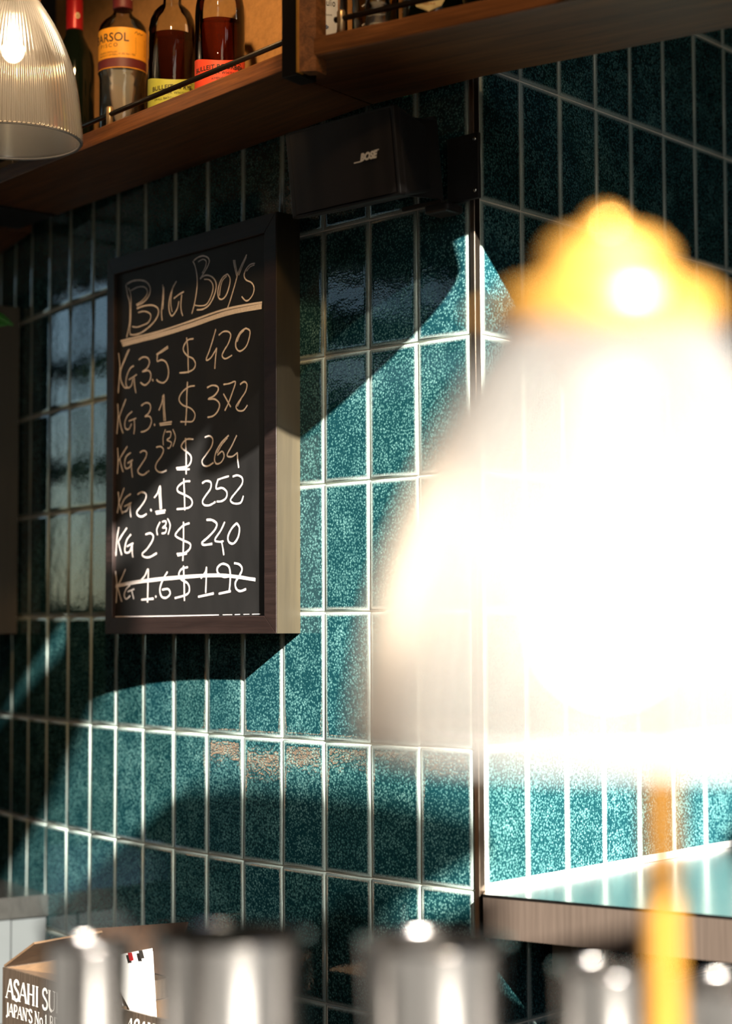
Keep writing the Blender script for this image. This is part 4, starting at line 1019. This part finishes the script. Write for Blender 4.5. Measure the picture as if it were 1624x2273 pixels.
# local x right along the wall, -y into the room
MB().box((-.7, -.62, lz - .004), (-.001, .0, lz)).build('worktop', M_STEEL, le)
MB().box((-.0035, -.62, lz - .041), (-.001, .0, lz - .004)).build('worktop_apron', M_STEEL, le)
MB().box((-.7, -.622, lz - .041), (-.001, -.6195, lz - .004)).build('worktop_apron', M_STEEL, le)
MB().box((-.69, -.60, 0), (-.006, -.075, lz - .012)).build('body', M_GREY, le)
MB().box((-.69, -.072, 0), (-.008, -.002, lz - .012)).build('rear_panel', M_GREY, le)

# ------------------------------------------------------------------ cartons by the wall on a low bench
be = empty('work_bench', (-0.35, 2.72, 0), -0.87, 'low steel bench below the tiled wall', 'bench')
MB().box((-.42, -.22, .590), (.62, .14, .620)).build('bench_top', M_STEEL, be, bevel=.002)
for x in (-.38, .58):
    for y in (-.19, .11): MB().box((x - .018, y - .018, 0), (x + .018, y + .018, .590)).build('leg', M_STEEL, be)
def flap(e, pts, mat=M_CARD_IN, name='flap', t=.0035):
    o = MB().add([Vector(p) for p in pts], [tuple(range(len(pts)))]).build(name, mat, e)
    s_ = o.modifiers.new('thick', 'SOLIDIFY'); s_.thickness = t; return o
def carton(loc, rz, w, dp, h, label):
    """local x right along the front, y towards the wall; open top"""
    e = empty('carton', loc, rz, label, 'carton', 'printed beer cartons on the bench')
    t = .004
    for lo, hi, nm in (((0, 0, 0), (w, t, h), 'front_panel'), ((0, dp-t, 0), (w, dp, h), 'rear_panel'), ((0, t, 0), (t, dp-t, h), 'side_panel'), ((w-t, t, 0), (w, dp-t, h), 'side_panel'), ((t, t, 0), (w-t, dp-t, t), 'bottom')):
        MB().box(lo, hi).build(nm, M_CARD_OUT, e)
    mb = MB()
    m_ = MB()
    for lo, hi in (((t, t, t), (w-t, t+.0006, h-.001)), ((t, dp-t-.0006, t), (w-t, dp-t, h-.001)), ((t, t, t), (t+.0006, dp-t, h-.001)), ((w-t-.0006, t, t), (w-t, dp-t, h-.001))): m_.box(lo, hi)
    m_.build('lining', M_CARD_IN, e)
    return e
# front carton: its front runs parallel to the wall, lettering reads from the left edge
A_ = 0.862
ca = Vector((-0.6177, 3.0747)); hA = .262
e = carton((ca.x, ca.y, .6201), -A_, .27, .165, hA, 'open beer carton with white serif lettering at the lower left')
flap(e, [(.0, .003, hA), (.0, .160, hA), (.075, .150, hA + .050), (.070, .020, hA + .045)], name='left_flap')
flap(e, [(.0, .001, hA), (.27, .001, hA), (.27, .085, hA - .018), (.03, .085, hA - .018)], name='front_flap')
M_CARD_DARK = simple('dark_brown_cardboard', (0.060, 0.032, 0.018), 0.8, noise=0.2, scale=60)
flap(e, [(.27, .163, hA), (.0, .163, hA), (-.01, .182, hA + .042), (.28, .186, hA + .088)], M_CARD_DARK, name='rear_flap')
def serif(mb, s, x, y, h, place, wmul=1.0):
    """Roman capitals drawn as thick and thin strokes with serifs"""
    T1, T2 = h*.17, h*.065
    G = {'A': (.82, [(T2, [(.02, 0), (.40, 1)]), (T1, [(.42, 1), (.76, 0)]), (T2, [(.18, .36), (.62, .36)])], [(.02, 0), (.76, 0)]),
         'S': (.60, [(T1*.9, [(.52, .80), (.44, .96), (.26, 1.0), (.10, .90), (.08, .72), (.22, .58), (.40, .46), (.53, .30), (.50, .10), (.32, 0), (.14, .03), (.05, .20)])], []),
         'H': (.88, [(T1, [(.16, 0), (.16, 1)]), (T1, [(.70, 0), (.70, 1)]), (T2, [(.16, .52), (.70, .52)])], [(.16, 0), (.16, 1), (.70, 0), (.70, 1)]),
         'I': (.42, [(T1, [(.20, 0), (.20, 1)])], [(.20, 0), (.20, 1)]),
         'U': (.82, [(T1, [(.16, 1), (.16, .28), (.26, .06), (.42, 0)]), (T2, [(.42, 0), (.60, .08), (.66, .28), (.66, 1)])], [(.16, 1), (.66, 1)]),
         'P': (.66, [(T1, [(.16, 0), (.16, 1)]), (T2*1.6, [(.16, 1), (.44, .98), (.58, .84), (.56, .62), (.40, .50), (.16, .50)])], [(.16, 0), (.16, 1)]),
         'E': (.66, [(T1, [(.16, 0), (.16, 1)]), (T2, [(.16, 1), (.54, 1), (.56, .82)]), (T2, [(.16, .52), (.44, .52)]), (T2, [(.16, 0), (.56, 0), (.60, .2)])], [(.16, 0), (.16, 1)]),
         'R': (.76, [(T1, [(.16, 0), (.16, 1)]), (T2*1.6, [(.16, 1), (.44, .98), (.56, .84), (.54, .64), (.40, .52), (.16, .52)]), (T1, [(.36, .52), (.70, 0)])], [(.16, 0), (.16, 1), (.70, 0)]),
         'D': (.84, [(T1, [(.16, 0), (.16, 1)]), (T2*1.8, [(.16, 1), (.48, .96), (.68, .76), (.72, .50), (.68, .24), (.48, .04), (.16, 0)])], [(.16, 0), (.16, 1)]),
         'Y': (.76, [(T1, [(.08, 1), (.38, .46), (.38, 0)]), (T2, [(.68, 1), (.38, .46)])], [(.08, 1), (.68, 1), (.38, 0)]),
         'J': (.44, [(T1, [(.28, 1), (.28, .16), (.20, -.06), (.02, -.14)])], [(.28, 1)]),
         'N': (.86, [(T2, [(.14, 0), (.14, 1)]), (T1, [(.14, 1), (.70, 0)]), (T2, [(.70, 0), (.70, 1)])], [(.14, 0), (.14, 1), (.70, 1)]),
         'B': (.72, [(T1, [(.16, 0), (.16, 1)]), (T2*1.6, [(.16, 1), (.44, .98), (.54, .80), (.46, .58), (.16, .54), (.50, .48), (.62, .28), (.52, .06), (.16, 0)])], [(.16, 0), (.16, 1)]),
         'o': (.56, [(T2*1.8, [(.28, .62), (.10, .50), (.06, .30), (.14, .08), (.28, 0), (.44, .10), (.50, .32), (.42, .54), (.28, .62)])], []),
         '1': (.46, [(T1, [(.24, 0), (.24, 1)]), (T2, [(.24, 1), (.08, .82)])], [(.24, 0)]),
         '.': (.26, [(T1, [(.10, .02), (.10, .14)])], []), "'": (.24, [(T1*.8, [(.10, 1), (.06, .78)])], []), ' ': (.34, [], [])}
    for ch in s:
        adv, strokes, sers = G[ch]
        for w_, P in strokes:
            Q = P if len(P) < 4 else smooth_path(P, 3)
            ribbon(mb, [(x + px*h*wmul, y + py*h) for px, py in Q], w_, place, 0)
        for sx_, sy_ in sers:
            ribbon(mb, [(x + (sx_-.13)*h*wmul, y + sy_*h), (x + (sx_+.13)*h*wmul, y + sy_*h)], h*.05, place, 0)
        x += adv*h*wmul
    return x
mb = MB(); pl = lambda x, y: (x, -.0006, y)
x = serif(mb, 'ASAHI SUPER', .014, hA - .048, .032, pl, .95)
serif(mb, "JAPAN'S No.1 BEER", .014, hA - .077, .0205, pl, .95)
mb.build('lettering', M_PRINT, e)
# second carton, nearer the middle, with a tall rear flap
cb = Vector((-0.3474, 2.6752)) + Vector((-0.030, 0.034)); hB = .270
e = carton((cb.x, cb.y, .6201), -0.80, .21, .17, hB, 'second beer carton with a raised dark flap, half hidden by the tins')
flap(e, [(.0, .002, hB), (.0, .168, hB), (-.030, .165, hB - .028), (-.030, .004, hB + .004)], name='left_flap')
mb = MB(); serif(mb, 'ASAHI', .036, hB - .034, .024, lambda x, y: (x + (y - hB)*.25, -.0006, y), .9)
serif(mb, "JAPAN'S", .036, hB - .056, .016, lambda x, y: (x + (y - hB)*.25, -.0006, y), .9)
mb.build('lettering', M_PRINT, e)
# white folded card standing in the second carton
we = empty('paper_card', (-0.3550, 2.7350, .6250), -0.80, 'white folded paper card with red and black ticks on the second carton', 'card')
def card(poly, nm):
    o = MB().add([Vector(p) for p in poly], [tuple(range(len(poly)))]).build(nm, M_PAPER, we); s_ = o.modifiers.new('thick', 'SOLIDIFY'); s_.thickness = .0012; return o
zc = .625
pn = card([(-.012, -.020, .338), (-.012, -.020, .296), (.016, -.016, .262), (.016, -.010, .0), (.062, -.010, .0), (.062, -.016, .272), (.072, -.018, .358)], 'front_sheet')
card([(-.012, -.018, .334), (.072, -.016, .354), (.072, .012, .0), (.016, .012, .0)], 'back_sheet')
for xx, zz, mt in ((.020, .3455, M_RED), (.046, .3518, M_DARKPRINT)):
    MB().add([(xx, -.0225, zz), (xx + .010, -.0225, zz + .0022), (xx + .015, -.0225, zz - .009), (xx + .005, -.0225, zz - .011)], [(3, 2, 1, 0)]).build('printed_tick', mt, pn)
